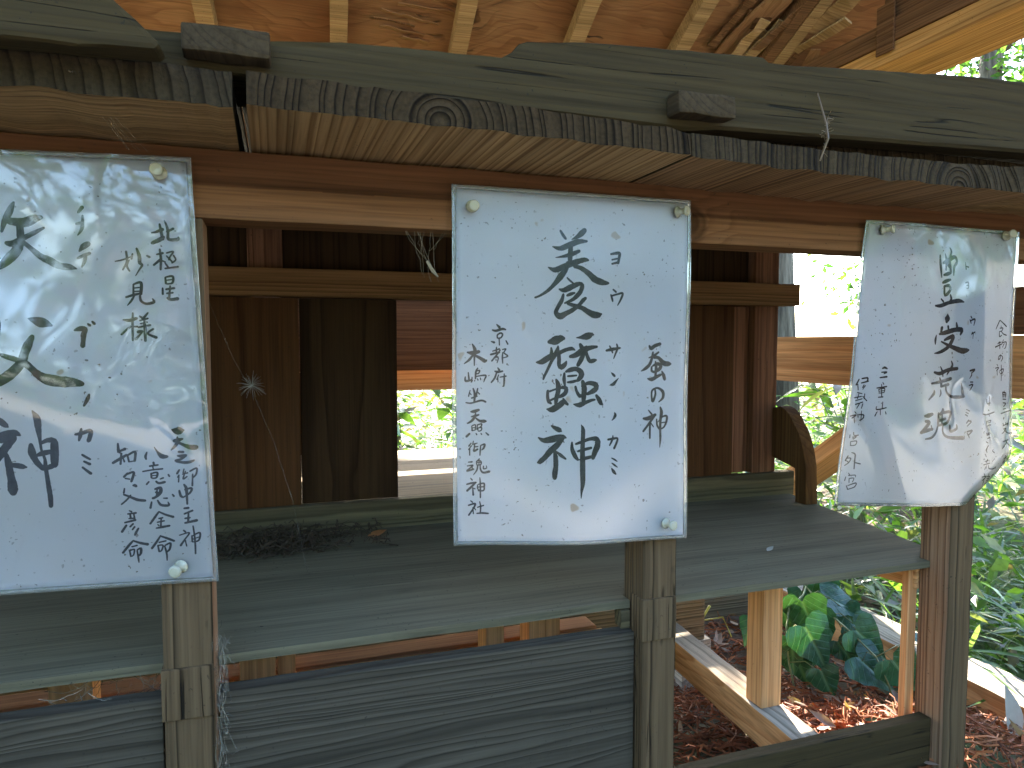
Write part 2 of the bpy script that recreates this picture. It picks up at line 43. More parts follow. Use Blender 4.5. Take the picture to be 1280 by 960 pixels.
'3right':'7324 216 93 7299 176 119 7266 123 93|7324 216 80 7381 183 120 7429 150 133|7346 156 80 7347 136 93|7329 130 93 7375 133 107 7358 103 93 7331 97 80|7322 97 93 7325 44 120 7361 57 93|7350 97 93 7388 70 107 7435 57 120|7328 -10 80 7298 -36 93|7302 -29 93 7356 -16 107|7259 -69 133 7366 -36 107|7328 -10 80 7333 -86 93|7391 10 80 7371 -30 93|7375 -23 80 7434 -16 120 7428 -70 107 7406 -86 67|7408 -30 67 7378 -70 80|7345 -149 93 7339 -189 107 7312 -199 120 7319 -169 93 7355 -156 93 7384 -183 107 7359 -219 93|7287 -253 93 7302 -263 93|7262 -292 93 7317 -286 107 7282 -319 93|7290 -306 80 7294 -366 93|7361 -260 93 7365 -327 107 7361 -427 80|7337 -320 93 7396 -301 120 7384 -341 107 7343 -353 93|7387 -549 134 7395 -603 134|7396 -549 121 7443 -563 134 7436 -604 121|7393 -576 94 7440 -580 94|7414 -536 94 7413 -603 94|7391 -623 94 7442 -627 108|7393 -663 94 7440 -671 121 7405 -704 107|7397 -731 94 7443 -725 94|7363 -777 121 7427 -765 121 7524 -748 135|7126 -616 106 7138 -663 119 7183 -657 106|7170 -590 93 7166 -683 106|7155 -730 93 7169 -737 106|7080 -771 106 7135 -779 133 7252 -756 120|7171 -784 93 7181 -797 93|7412 -823 168 7403 -836 134|7397 -883 108 7407 -904 121|7443 -878 108 7453 -899 94|7398 -910 94 7481 -886 121 7473 -906 108|7410 -944 108 7447 -939 108 7412 -978 108 7385 -994 81|7419 -952 108 7477 -988 135 7543 -997 190|7408 -1080 108 7491 -1063 149|7472 -1056 95 7456 -1102 108 7403 -1154 81|7455 -1082 108 7513 -1125 135 7561 -1145 149|7594 -1143 136 7599 -1150 122|7454 -1232 81 7469 -1246 108|7438 -1265 108 7483 -1253 122 7431 -1312 108|7471 -1287 95 7471 -1362 108|7478 -1315 95 7506 -1323 95|7539 -1236 81 7529 -1317 109|7503 -1275 95 7569 -1268 136 7562 -1312 136 7515 -1317 108|7514 -1296 81 7561 -1292 81|7139 -847 93 7140 -873 93|7148 -850 93 7202 -842 107 7194 -859 93|7158 -867 80 7194 -865 80|7151 -901 93 7205 -889 107|7177 -881 80 7181 -949 93|7146 -974 80 7156 -994 93|7191 -969 80 7155 -988 93|7156 -1001 93 7201 -983 107|7167 -1035 93 7203 -1023 107|7151 -1068 107 7179 -1083 93|7189 -1110 93 7156 -1155 93 7175 -1183 93|7149 -1202 93 7169 -1230 93|7172 -1123 80 7165 -1169 80|7189 -1258 107 7172 -1291 107|7153 -1280 93 7198 -1272 94|7137 -1316 93 7227 -1301 107|7166 -1338 94 7158 -1371 80|7183 -1325 80 7176 -1358 80|7211 -1327 94 7222 -1361 107 7286 -1365 134 7322 -1347 94|7156 -1411 94 7162 -1432 94|7126 -1446 107 7190 -1444 107 7137 -1484 94|7163 -1459 94 7163 -1540 120|7225 -1415 80 7236 -1538 81|7204 -1448 94 7254 -1451 107 7252 -1492 107 7211 -1492 94|7209 -1469 80 7251 -1471 81',
'3rubyr':'7270 -1154 80 7257 -1171 94 7285 -1192 94|7298 -1257 67 7263 -1286 80|7277 -872 53 7273 -885 53|7271 -1020 60 7263 -1033 60|7295 -1440 94 7297 -1474 94|7299 -1440 94 7336 -1443 108 7334 -1473 94',
}
# ---------------------------------------------------------------- material helpers
class NT:
    def __init__(s, name):
        s.m = bpy.data.materials.new(name); s.m.use_nodes = True; s.t = s.m.node_tree; s.t.nodes.clear()
        s.out = s.n('ShaderNodeOutputMaterial')
    def n(s, kind, **kw):
        k = s.t.nodes.new(kind)
        for a, v in kw.items(): setattr(k, a, v)
        return k
    def l(s, a, b): s.t.links.new(a, b)
    def put(s, sock, v):
        if isinstance(v, bpy.types.NodeSocket): s.l(v, sock)
        else: sock.default_value = v
    def math(s, op, a, b=0.0, clamp=False):
        k = s.n('ShaderNodeMath', operation=op); k.use_clamp = clamp; s.put(k.inputs[0], a); s.put(k.inputs[1], b); return k.outputs[0]
    def vm(s, op, a, b=(0, 0, 0)):
        k = s.n('ShaderNodeVectorMath', operation=op); s.put(k.inputs[0], a); s.put(k.inputs[1], b)
        return k.outputs['Value'] if op == 'LENGTH' else k.outputs[0]
    def noise(s, vec, scale, detail=2.0, rough=.5):
        k = s.n('ShaderNodeTexNoise'); s.put(k.inputs['Vector'], vec); k.inputs['Scale'].default_value = scale
        k.inputs['Detail'].default_value = detail; k.inputs['Roughness'].default_value = rough; return k
    def ramp(s, fac, stops):
        k = s.n('ShaderNodeValToRGB'); s.put(k.inputs[0], fac); e = k.color_ramp.elements
        while len(e) < len(stops): e.new(.5)
        for i, (p, c) in enumerate(stops):
            e[i].position = p; e[i].color = (c, c, c, 1) if isinstance(c, (int, float)) else (c[0], c[1], c[2], 1)
        return k.outputs[0]
    def mix(s, fac, a, b, mode='MIX'):
        k = s.n('ShaderNodeMix', data_type='RGBA', blend_type=mode); s.put(k.inputs[0], fac)
        for sock, v in ((k.inputs[6], a), (k.inputs[7], b)):
            if isinstance(v, tuple): v = (v[0], v[1], v[2], 1)
            s.put(sock, v)
        return k.outputs[2]
    def bump(s, h, strength, dist):
        k = s.n('ShaderNodeBump'); k.inputs['Strength'].default_value = strength; k.inputs['Distance'].default_value = dist; s.put(k.inputs['Height'], h); return k.outputs[0]
    def bsdf(s, col, rough=.7, normal=None, spec=.3, **kw):
        k = s.n('ShaderNodeBsdfPrincipled')
        if isinstance(col, tuple): col = (col[0], col[1], col[2], 1)
        s.put(k.inputs['Base Color'], col); s.put(k.inputs['Roughness'], rough); k.inputs['Specular IOR Level'].default_value = spec
        if normal is not None: s.l(normal, k.inputs['Normal'])
        for a, v in kw.items(): s.put(k.inputs[a], v)
        s.l(k.outputs[0], s.out.inputs[0]); return k

def wood(name, axis, early, late, grey=0.0, greycol=(.13, .13, .11), pith=(.02, -.12), freq=170, warp=.012, bump=.4, dist=.0012, rough=.78, dirt=.5, cracks=0.0, knots=(), spec=.08, gk=.5, tint=None):
    """Sawn timber: growth rings round a pith line, fibres along the axis, weathering and specks."""
    tn = tint if tint else ((.84, .66, .43) if grey >= .18 else (.95, .92, .86))
    early, late, greycol = [tuple(a_ * t_ for a_, t_ in zip(q_, tn)) for q_ in (early, late, greycol)]
    s = NT(name); ai = 'xyz'.index(axis); cr = [i for i in range(3) if i != ai]
    tc = s.n('ShaderNodeTexCoord'); oi = s.n('ShaderNodeObjectInfo')
    rnd = s.n('ShaderNodeCombineXYZ'); s.l(s.math('MULTIPLY', oi.outputs['Random'], 9.0), rnd.inputs[ai])
    P = s.vm('ADD', tc.outputs['Object'], rnd.outputs[0])
    st = [1.0] * 3; st[ai] = .09; Ps = s.vm('MULTIPLY', P, tuple(st))
    nz = s.noise(Ps, 13, 3, .55)
    d = s.vm('MULTIPLY', s.vm('SUBTRACT', nz.outputs['Color'], (.5, .5, .5)), (warp * 2.4,) * 3)
    off = [0, 0, 0]; off[cr[0]] = -pith[0]; off[cr[1]] = -pith[1]
    msk = [1, 1, 1]; msk[ai] = 0
    q = s.vm('MULTIPLY', s.vm('ADD', s.vm('ADD', P, d), tuple(off)), tuple(msk))
    ln = s.vm('LENGTH', q)
    un = s.n('ShaderNodeCombineXYZ'); s.l(ln, un.inputs[0]); ln = s.math('ADD', ln, s.math('MULTIPLY', s.math('SUBTRACT', s.noise(un.outputs[0], 75, 2, .5).outputs[0], .5), .024))
    for (kp, kr, ka) in knots:            # grain flows round a knot
        kd = s.vm('LENGTH', s.vm('SUBTRACT', tc.outputs['Object'], kp))
        ln = s.math('ADD', ln, s.math('MULTIPLY', s.ramp(s.math('DIVIDE', kd, kr), [(0, 1.0), (.35, .5), (1, 0.0)]), ka))
    fr = s.math('FRACT', s.math('MULTIPLY', ln, freq))
    ring = s.ramp(fr, [(0, 0.05), (.12, 0.0), (.6, .35), (.9, 1.0), (1.0, .1)])
    f1 = [330.0] * 3; f1[ai] = 7.0
    fib = s.noise(s.vm('MULTIPLY', P, tuple(f1)), 1.0, 3, .6).outputs[0]
    f2 = [34.0] * 3; f2[ai] = 2.2
    blot = s.noise(s.vm('MULTIPLY', P, tuple(f2)), 1.0, 3, .6).outputs[0]
    c = s.mix(ring, early, late)
    c = s.mix(1.0, c, s.ramp(fib, [(.25, .62), (.5, 1.0), (.75, 1.28)]), 'MULTIPLY')
    c = s.mix(1.0, c, s.ramp(blot, [(.28, .68), (.52, 1.0), (.75, 1.22)]), 'MULTIPLY')
    if grey > 0:
        g = s.math('ADD', s.math('MULTIPLY', s.ramp(blot, [(.3, 0.0), (.7, 1.0)]), .5), grey - .25, True)
        gc = s.mix(ring, greycol, tuple(x * gk for x in greycol))
        gc = s.mix(1.0, gc, s.ramp(fib, [(.25, .7), (.5, 1.0), (.75, 1.22)]), 'MULTIPLY')
        c = s.mix(g, c, gc)
    sp = s.noise(tc.outputs['Object'], 260, 2, .6).outputs[0]
    bigd = s.noise(tc.outputs['Object'], 14, 3, .6).outputs[0]
    spk = s.math('MULTIPLY', s.ramp(sp, [(.66, 0.0), (.72, 1.0)]), s.ramp(bigd, [(.42, 0.0), (.62, 1.0)]))
    c = s.mix(s.math('MULTIPLY', spk, dirt), c, (.02, .017, .012))
    for (kp, kr, ka) in knots:
        kd = s.vm('LENGTH', s.vm('SUBTRACT', s.vm('ADD', tc.outputs['Object'], s.vm('MULTIPLY', d, (.5, .5, .5))), kp))
        kf = s.ramp(s.math('DIVIDE', kd, kr), [(0, .85), (.16, .9), (.22, .55), (.3, .75), (.4, 0.0)])
        c = s.mix(kf, c, tuple(x * .3 for x in late))
    h = s.math('SUBTRACT', s.math('MULTIPLY', fib, .55), s.math('MULTIPLY', s.ramp(fr, [(0, .25), (.3, .9), (.75, .5), (.92, 0.0), (1, .2)]), .8))
    if cracks > 0:
        f3 = [75.0] * 3; f3[ai] = 2.0
        ck = s.ramp(s.noise(s.vm('MULTIPLY', P, tuple(f3)), 1.0, 1, .4).outputs[0], [(.485, 0.0), (.5, 1.0), (.515, 0.0)])
        ck = s.math('MULTIPLY', ck, s.ramp(bigd, [(.48, 0.0), (.56, 1.0)]))
        c = s.mix(s.math('MULTIPLY', ck, cracks), c, (.008, .007, .005)); h = s.math('SUBTRACT', h, s.math('MULTIPLY', ck, cracks * 2))
    s.bsdf(c, s.math('ADD', rough, s.math('MULTIPLY', fib, .2)), s.bump(h, bump, dist), spec)
    return s.m

def plain(name, col, rough=.6, spec=.3, var=.25, scale=40, **kw):
    s = NT(name); tc = s.n('ShaderNodeTexCoord')
    nz = s.noise(tc.outputs['Object'], scale, 3, .6).outputs[0]
    c = s.mix(1.0, col, s.ramp(nz, [(.25, 1 - var), (.75, 1 + var)]), 'MULTIPLY')
    s.bsdf(c, rough, s.bump(nz, .25, .002), spec, **kw); return s.m

def leaf_mat(name, cols, trans=.45, rough=.42, spec=.45):
    s = NT(name); g = s.n('ShaderNodeNewGeometry'); tc = s.n('ShaderNodeTexCoord')
    r = g.outputs['Random Per Island']
    n = len(cols); c = s.ramp(r, [((i + .5) / n, cc) for i, cc in enumerate(cols)])
    nz = s.noise(tc.outputs['Object'], 60, 2, .5).outputs[0]
    c = s.mix(1.0, c, s.ramp(nz, [(.3, .75), (.7, 1.25)]), 'MULTIPLY')
    b = s.bsdf(c, rough, None, spec)
    t = s.n('ShaderNodeBsdfTranslucent'); s.l(s.mix(1.0, c, (1.5, 1.7, .7), 'MULTIPLY'), t.inputs[0])
    m = s.n('ShaderNodeMixShader'); m.inputs[0].default_value = trans; s.l(b.outputs[0], m.inputs[1]); s.l(t.outputs[0], m.inputs[2]); s.l(m.outputs[0], s.out.inputs[0])
    return s.m

# ---------------------------------------------------------------- object helpers
def link(o): sc.collection.objects.link(o); return o
def tag(o, label=None, cat=None, group=None, kind=None):
    if label: o['label'] = label
    if cat: o['category'] = cat
    if group: o['group'] = group
    if kind: o['kind'] = kind
    return o
def thing(name, label, cat, loc, group=None):
    o = link(bpy.data.objects.new(name, None)); o.location = loc; o.empty_display_size = .05
    return tag(o, label, cat, group)
WL = {}
def wloc(o): return WL[o.name] if o.name in WL else Vector(o.location)
def obj(name, bm, mats, parent=None, smooth=False, centre=True):
    """links a bmesh given in world coordinates as one object with its origin at its own centre"""
    if centre and len(bm.verts):
        lo = Vector([min(v.co[i] for v in bm.verts) for i in range(3)]); hi = Vector([max(v.co[i] for v in bm.verts) for i in range(3)]); c = (lo + hi) / 2
        bmesh.ops.translate(bm, verts=bm.verts, vec=-c)
    else: c = Vector((0, 0, 0))
    me = bpy.data.meshes.new(name); bm.to_mesh(me); bm.free()
    for m in (mats if isinstance(mats, (list, tuple)) else [mats]): me.materials.append(m)
    if smooth:
        for p in me.polygons: p.use_smooth = True
    o = link(bpy.data.objects.new(name, me))
    if parent is not None: o.parent = parent; o.location = c - wloc(parent)
    else: o.location = c
    WL[o.name] = c
    return o
def cutup(bm, axis, n):
    lo = min(v.co[axis] for v in bm.verts); hi = max(v.co[axis] for v in bm.verts); nn = [0, 0, 0]; nn[axis] = 1
    for i in range(1, n):
        co = [0, 0, 0]; co[axis] = lo + (hi - lo) * i / n
        bmesh.ops.bisect_plane(bm, geom=bm.verts[:] + bm.edges[:] + bm.faces[:], plane_co=co, plane_no=nn)
def rough_up(bm, amp, f=30.0, seed=0.0):
    for v in bm.verts:
        p = v.co * f + Vector((seed, seed * 2.3, -seed)); v.co += noise.noise_vector(p) * amp
def bar(x0, x1, y0, y1, z0, z1, bev=.0015, n=8, axis=0, amp=.0006, f=30.0, seed=None):
    bm = bmesh.new(); bmesh.ops.create_cube(bm, size=1.0)
    for v in bm.verts: v.co = Vector(((x0 + x1) / 2 + v.co.x * (x1 - x0), (y0 + y1) / 2 + v.co.y * (y1 - y0), (z0 + z1) / 2 + v.co.z * (z1 - z0)))
    if bev: bmesh.ops.bevel(bm, geom=bm.edges[:], offset=bev, segments=2, profile=.6, affect='EDGES')
    if n > 1: cutup(bm, axis, n)
    rough_up(bm, amp, f, random.random() * 50 if seed is None else seed)
    return bm
def rod_board(a, b, wdt, thk, upv=Vector((0, 0, 1)), bev=.0015, n=8, amp=.0006):
    """a squared timber from a to b (local x along it); returns mesh in local frame and its matrix"""
    a, b = Vector(a), Vector(b); d = (b - a); L = d.length; x = d.normalized(); y = upv.cross(x).normalized(); zz = x.cross(y)
    bm = bar(-L / 2, L / 2, -wdt / 2, wdt / 2, -thk / 2, thk / 2, bev, n, 0, amp)
    M = Matrix(((x.x, y.x, zz.x, 0), (x.y, y.y, zz.y, 0), (x.z, y.z, zz.z, 0), (0, 0, 0, 1))); M.translation = (a + b) / 2
    return bm, M
def obj_m(name, bm, M, mats, parent):
    o = obj(name, bm, mats, None, centre=False); o.parent = parent; M2 = M.copy(); M2.translation -= wloc(parent); o.matrix_local = M2; WL[o.name] = M.translation.copy(); return o
def prism(pts, y0, y1, bev=.001, amp=.0004, n=0, f=40.0):
    bm = bmesh.new(); a = [bm.verts.new((x, y0, z)) for x, z in pts]; b = [bm.verts.new((x, y1, z)) for x, z in pts]
    bm.faces.new(a); bm.faces.new(b[::-1])
    for i in range(len(pts)): j = (i + 1) % len(pts); bm.faces.new((a[j], a[i], b[i], b[j]))
    bmesh.ops.recalc_face_normals(bm, faces=bm.faces)
    if bev: bmesh.ops.bevel(bm, geom=bm.edges[:], offset=bev, segments=2, profile=.6, affect='EDGES')
    if n: cutup(bm, 0, n)
    rough_up(bm, amp, f, random.random() * 30); return bm
def tube(bm, pts, r, sides=5, close=True):
    pts = [Vector(p) for p in pts]; rings = []
    for i, p in enumerate(pts):
        t = (pts[min(i + 1, len(pts) - 1)] - pts[max(i - 1, 0)]).normalized(); u = t.orthogonal().normalized(); v = t.cross(u)
        rr = r[i] if isinstance(r, (list, tuple)) else r
        rings.append([bm.verts.new(p + (u * math.cos(2 * math.pi * k / sides) + v * math.sin(2 * math.pi * k / sides)) * rr) for k in range(sides)])
    for A, B in zip(rings, rings[1:]):
        for k in range(sides): bm.faces.new((A[k], A[(k + 1) % sides], B[(k + 1) % sides], B[k]))
    if close and sides > 2:
        bm.faces.new(rings[0][::-1]); bm.faces.new(rings[-1])
def lathe(bm, prof, M, sides=14):
    rings = []
    for r, h in prof: rings.append([bm.verts.new(M @ Vector((r * math.cos(2 * math.pi * k / sides), r * math.sin(2 * math.pi * k / sides), h))) for k in range(sides)])
    for A, B in zip(rings, rings[1:]):
        for k in range(sides): bm.faces.new((A[k], A[(k + 1) % sides], B[(k + 1) % sides], B[k]))
    bm.faces.new(rings[0][::-1]); bm.faces.new(rings[-1])
random.seed(7)

# ---------------------------------------------------------------- materials
GREY = (.165, .170, .145)
M_post = wood('weathered post timber', 'z', (.17, .125, .08), (.018, .013, .008), .35, (.118, .098, .068), (.06, .16), 200, .003, .8, .0016, cracks=.9, dirt=.7, tint=(.80, .66, .50))
M_postside = wood('sheltered post side', 'z', (.30, .16, .085), (.13, .06, .03), .15, (.16, .14, .11), (.1, .1), 220, .005, .5, .001)
M_shelf = wood('weathered shelf board', 'x', (.155, .155, .118), (.128, .128, .096), .55, (.16, .166, .13), (.03, .30), 75, .012, .2, .0006, dirt=1.0, gk=.85, cracks=.3, tint=(.80, .66, .50))
M_apron = wood('grey weathered plank', 'x', (.070, .066, .056), (.032, .030, .025), .65, (.076, .073, .064), (.06, -.055), 200, .020, .4, .0011, dirt=.8, tint=(.95, .80, .62))
M_lintel = wood('brown lintel timber', 'x', (.185, .084, .034), (.145, .063, .024), .05, (.15, .09, .05), (.03, -.07), 95, .012, .15, .0004, dirt=.5, knots=[((.20, -.018, -.009), .05, .03)])
M_eave = wood('eave board end grain', 'y', (.40, .245, .115), (.20, .108, .044), .0, (.2, .15, .1), (-.036, -.026), 150, .007, .35, .0016, dirt=.5)
M_eave_g = wood('weathered eave end grain', 'y', (.062, .047, .031), (.005, .004, .003), .2, (.03, .025, .018), (-.036, -.026), 165, .004, .8, .002, dirt=.7)
M_eave_l = wood('left eave board', 'x', (.32, .19, .085), (.19, .105, .044), .0, (.13, .12, .09), (.05, .035), 140, .02, .25, .0014)
M_eave_lg = wood('left eave weathered', 'y', (.045, .037, .027), (.014, .011, .008), .25, (.04, .037, .028), (-.07, -.05), 120, .008, .7, .002)
M_eave_r = wood('right eave board', 'y', (.30, .17, .082), (.12, .062, .028), .0, (.15, .13, .1), (.085, -.032), 180, .005, .35, .0014)
M_eave_rg = wood('right eave weathered', 'y', (.070, .057, .041), (.006, .005, .004), .2, (.04, .035, .027), (.085, -.032), 180, .005, .9, .0028)
M_fascia = wood('grey fascia board', 'x', (.060, .050, .031), (.048, .040, .026), .6, (.056, .050, .033), (.05, .14), 90, .02, .5, .0010, dirt=1.0, cracks=.95, gk=.7)
M_cap = wood('end of joint batten', 'y', (.075, .062, .046), (.05, .04, .03), .4, (.06, .053, .042), (.03, .05), 200, .004, .4, .0014)
M_cedar_x = wood('fresh cedar along', 'x', (.64, .33, .14), (.45, .20, .078), 0, GREY, (.02, -.09), 140, .012, .3, .0006, dirt=.25)
M_cedar_y = wood('fresh cedar across', 'y', (.62, .32, .135), (.43, .19, .072), 0, GREY, (.09, .03), 140, .012, .3, .0006, dirt=.25)
M_cedar_z = wood('fresh cedar upright', 'z', (.66, .33, .14), (.50, .225, .09), 0, GREY, (.03, .09), 150, .008, .3, .0006, dirt=.25)
M_beamtop = wood('grey topped sill beam', 'y', (.40, .34, .26), (.20, .165, .12), .55, (.36, .33, .28), (.02, -.07), 210, .006, .7, .0014, cracks=.6, tint=(1, .95, .88))
M_red_x = wood('red brown board', 'x', (.15, .066, .030), (.10, .042, .018), 0, GREY, (.02, .1), 130, .015, .3, .0006)
M_red_z = wood('red brown post', 'z', (.20, .095, .052), (.11, .048, .024), 0, GREY, (.03, .09), 260, .004, .6, .001)
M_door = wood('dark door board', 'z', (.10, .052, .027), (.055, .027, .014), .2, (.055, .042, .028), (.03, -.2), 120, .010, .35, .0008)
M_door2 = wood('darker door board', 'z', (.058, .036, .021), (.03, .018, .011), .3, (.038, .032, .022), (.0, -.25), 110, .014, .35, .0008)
M_bar = wood('cross bar timber', 'x', (.25, .15, .08), (.13, .07, .036), .25, (.15, .125, .085), (.05, .06), 190, .008, .5, .001, dirt=.5)
M_sill = wood('striped sill timber', 'x', (.17, .16, .125), (.055, .05, .04), .6, (.15, .155, .125), (.06, .02), 190, .005, .9, .0018)
M_floor = wood('dusty floor board', 'x', (.34, .31, .26), (.25, .22, .18), .7, (.36, .34, .30), (.02, -.2), 110, .02, .4, .0008, dirt=1.0)
M_rafter = wood('cedar rafter', 'y', (.40, .25, .125), (.31, .18, .085), 0, GREY, (.05, .03), 120, .006, .2, .0006)
M_verge = wood('verge beam cedar', 'y', (.60, .31, .11), (.40, .18, .055), 0, GREY, (.03, -.05), 170, .006, .4, .001)
M_verge_d = wood('dark verge board', 'y', (.20, .10, .05), (.12, .055, .026), 0, GREY, (.05, .03), 170, .006, .4, .001)

def ply_mat():
    s = NT('old plywood'); tc = s.n('ShaderNodeTexCoord'); P = tc.outputs['Object']
    d = s.vm('MULTIPLY', s.vm('SUBTRACT', s.noise(P, 3.0, 3, .55).outputs['Color'], (.5, .5, .5)), (.35, .35, .35))
    q = s.vm('MULTIPLY', s.vm('ADD', P, d), (1.2, 9.0, 1.0))
    rings = s.math('FRACT', s.math('MULTIPLY', s.noise(q, 1.6, 1, .4).outputs[0], 7.0))
    c = s.mix(s.ramp(rings, [(0, 0.0), (.6, .3), (.92, 1.0), (1, 0.0)]), (.33, .168, .078), (.24, .112, .048))
    fib = s.noise(s.vm('MULTIPLY', P, (9, 260, 20)), 1.0, 3, .6).outputs[0]
    c = s.mix(1.0, c, s.ramp(fib, [(.25, .75), (.75, 1.2)]), 'MULTIPLY')
    big = s.noise(P, 2.6, 3, .6).outputs[0]
    c = s.mix(1.0, c, s.ramp(big, [(.3, (.62, .46, .36)), (.48, (.95, .9, .85)), (.66, (1.25, 1.4, 1.5))]), 'MULTIPLY')
    tear = s.noise(s.vm('MULTIPLY', s.vm('ADD', P, d), (7, 46, 20)), 1.0, 2, .5).outputs[0]
    tk = s.math('MULTIPLY', s.ramp(tear, [(.60, 0.0), (.66, 1.0)]), s.ramp(s.noise(P, 4.0, 1, .5).outputs[0], [(.52, 0.0), (.62, 1.0)]))
    c = s.mix(tk, c, (.05, .022, .01))
    s.bsdf(c, .75, s.bump(s.math('SUBTRACT', fib, s.math('MULTIPLY', tk, 2.5)), .5, .004), .25); return s.m
M_ply = ply_mat()

def paper_mat():
    s = NT('white writing paper'); tc = s.n('ShaderNodeTexCoord'); P = tc.outputs['Object']
    c = s.mix(s.ramp(s.noise(P, 9, 3, .6).outputs[0], [(.35, 0.0), (.75, 1.0)]), (.77, .765, .785), (.74, .725, .71))
    sp = s.noise(P, 330, 1, .5).outputs[0]; cl = s.noise(P, 30, 2, .6).outputs[0]
    k = s.math('MULTIPLY', s.ramp(sp, [(.70, 0.0), (.73, 1.0)]), s.ramp(cl, [(.44, 0.0), (.60, 1.0)]))
    c = s.mix(s.math('MULTIPLY', k, .85), c, (.13, .10, .06))
    st = s.noise(P, 75, 1, .4).outputs[0]
    c = s.mix(s.math('MULTIPLY', s.ramp(st, [(.76, 0.0), (.80, 1.0)]), .55), c, (.45, .28, .10))
    b = s.bsdf(c, .8, None, .1)
    t = s.n('ShaderNodeBsdfTranslucent'); s.l(c, t.inputs[0]); m = s.n('ShaderNodeMixShader'); m.inputs[0].default_value = .12
    s.l(b.outputs[0], m.inputs[1]); s.l(t.outputs[0], m.inputs[2]); s.l(m.outputs[0], s.out.inputs[0]); return s.m
M_paper = paper_mat()
def film_mat(name, seed, s1, amp1, s2, amp2, edge=False, crs=.00018, rgh=.05, gain=1.0):
    """clear laminating film: a fresnel sheen over what lies under it, with its own wrinkles"""
    s = NT(name); tc = s.n('ShaderNodeTexCoord'); P = s.vm('ADD', tc.outputs['Object'], (seed, 0, seed * .7))
    d = s.vm('MULTIPLY', s.vm('SUBTRACT', s.noise(P, 7, 2, .5).outputs['Color'], (.5, .5, .5)), (.12, .12, .12))
    q = s.vm('ADD', P, d)
    n1 = s.noise(q, s1, 2, .45).outputs[0]
    n2 = s.noise(s.vm('MULTIPLY', q, (1.0, 1.0, .45)), s2, 2, .5).outputs[0]
    crease = s.math('ABSOLUTE', s.math('SUBTRACT', s.noise(s.vm('MULTIPLY', q, (1.3, 1, .6)), s2 * .55, 1, .4).outputs[0], .5))
    cr = s.math('MULTIPLY', s.ramp(crease, [(0, 1.0), (.035, .25), (.09, 0.0)]), s.ramp(s.noise(P, 9, 1, .5).outputs[0], [(.5, 0.0), (.62, 1.0)]))
    h = s.math('ADD', s.math('ADD', s.math('MULTIPLY', n1, amp1), s.math('MULTIPLY', n2, amp2)), s.math('MULTIPLY', cr, crs))
    nrm = s.bump(h, 1.0, 1.0)
    fr = s.n('ShaderNodeFresnel'); fr.inputs[0].default_value = 1.52; s.l(nrm, fr.inputs[1])
    g = s.n('ShaderNodeBsdfGlossy'); g.inputs['Roughness'].default_value = rgh; g.inputs[0].default_value = (1, 1, 1, 1); s.l(nrm, g.inputs['Normal'])
    t = s.n('ShaderNodeBsdfTransparent'); t.inputs[0].default_value = (.97, .975, .97, 1)
    m = s.n('ShaderNodeMixShader'); s.l(s.math('MULTIPLY', fr.outputs[0], gain, True), m.inputs[0]); s.l(t.outputs[0], m.inputs[1]); s.l(g.outputs[0], m.inputs[2])
    if edge:
        df = s.n('ShaderNodeBsdfDiffuse'); df.inputs[0].default_value = (.62, .62, .57, 1); m2 = s.n('ShaderNodeMixShader'); m2.inputs[0].default_value = .22
        s.l(m.outputs[0], m2.inputs[1]); s.l(df.outputs[0], m2.inputs[2]); m = m2
    s.l(m.outputs[0], s.out.inputs[0]); return s.m
def ink_mat():
    s = NT('brush ink'); tc = s.n('ShaderNodeTexCoord')
    n = s.noise(tc.outputs['Object'], 160, 3, .6).outputs[0]
    s.bsdf(s.mix(s.ramp(n, [(.35, 0.0), (.7, 1.0)]), (.012, .012, .013), (.045, .044, .045)), .6, None, .2); return s.m
M_ink = ink_mat()
def pin_mat():
    s = NT('yellowed clear plastic'); b = s.bsdf((.80, .74, .52), .18, None, .5)
    b.inputs['Transmission Weight'].default_value = .55; b.inputs['IOR'].default_value = 1.45; return s.m
M_pin = pin_mat(); M_steel = plain('pin steel', (.45, .43, .4), .35, .5, .1, Metallic=.9)
M_rustpin = plain('rusted pin steel', (.16, .09, .045), .6, .4, .3)
def silk_mat():
    s = NT('spider silk'); d = s.n('ShaderNodeBsdfDiffuse'); d.inputs[0].default_value = (.36, .32, .24, 1); t = s.n('ShaderNodeBsdfTransparent')
    m = s.n('ShaderNodeMixShader'); m.inputs[0].default_value = .55; s.l(d.outputs[0], m.inputs[1]); s.l(t.outputs[0], m.inputs[2]); s.l(m.outputs[0], s.out.inputs[0]); return s.m
M_web = silk_mat()
M_fluff = plain('white seed hairs', (.42, .40, .35), .6, .2, .1)
M_debris = plain('dry moss and twigs', (.055, .038, .024), .9, .1, .5, 90)
M_fibre = leaf_mat('cedar bark shreds', [(.17, .052, .018), (.30, .085, .028), (.08, .03, .014), (.36, .13, .045), (.20, .08, .036)], .1, .7, .15)
M_dry = leaf_mat('dry fallen leaves', [(.16, .075, .035), (.26, .14, .07), (.10, .05, .03), (.30, .20, .12), (.20, .13, .09)], .15, .6, .3)
M_pale = plain('pale dry leaf', (.27, .25, .20), .55, .35, .15, 60)
M_ivy = None
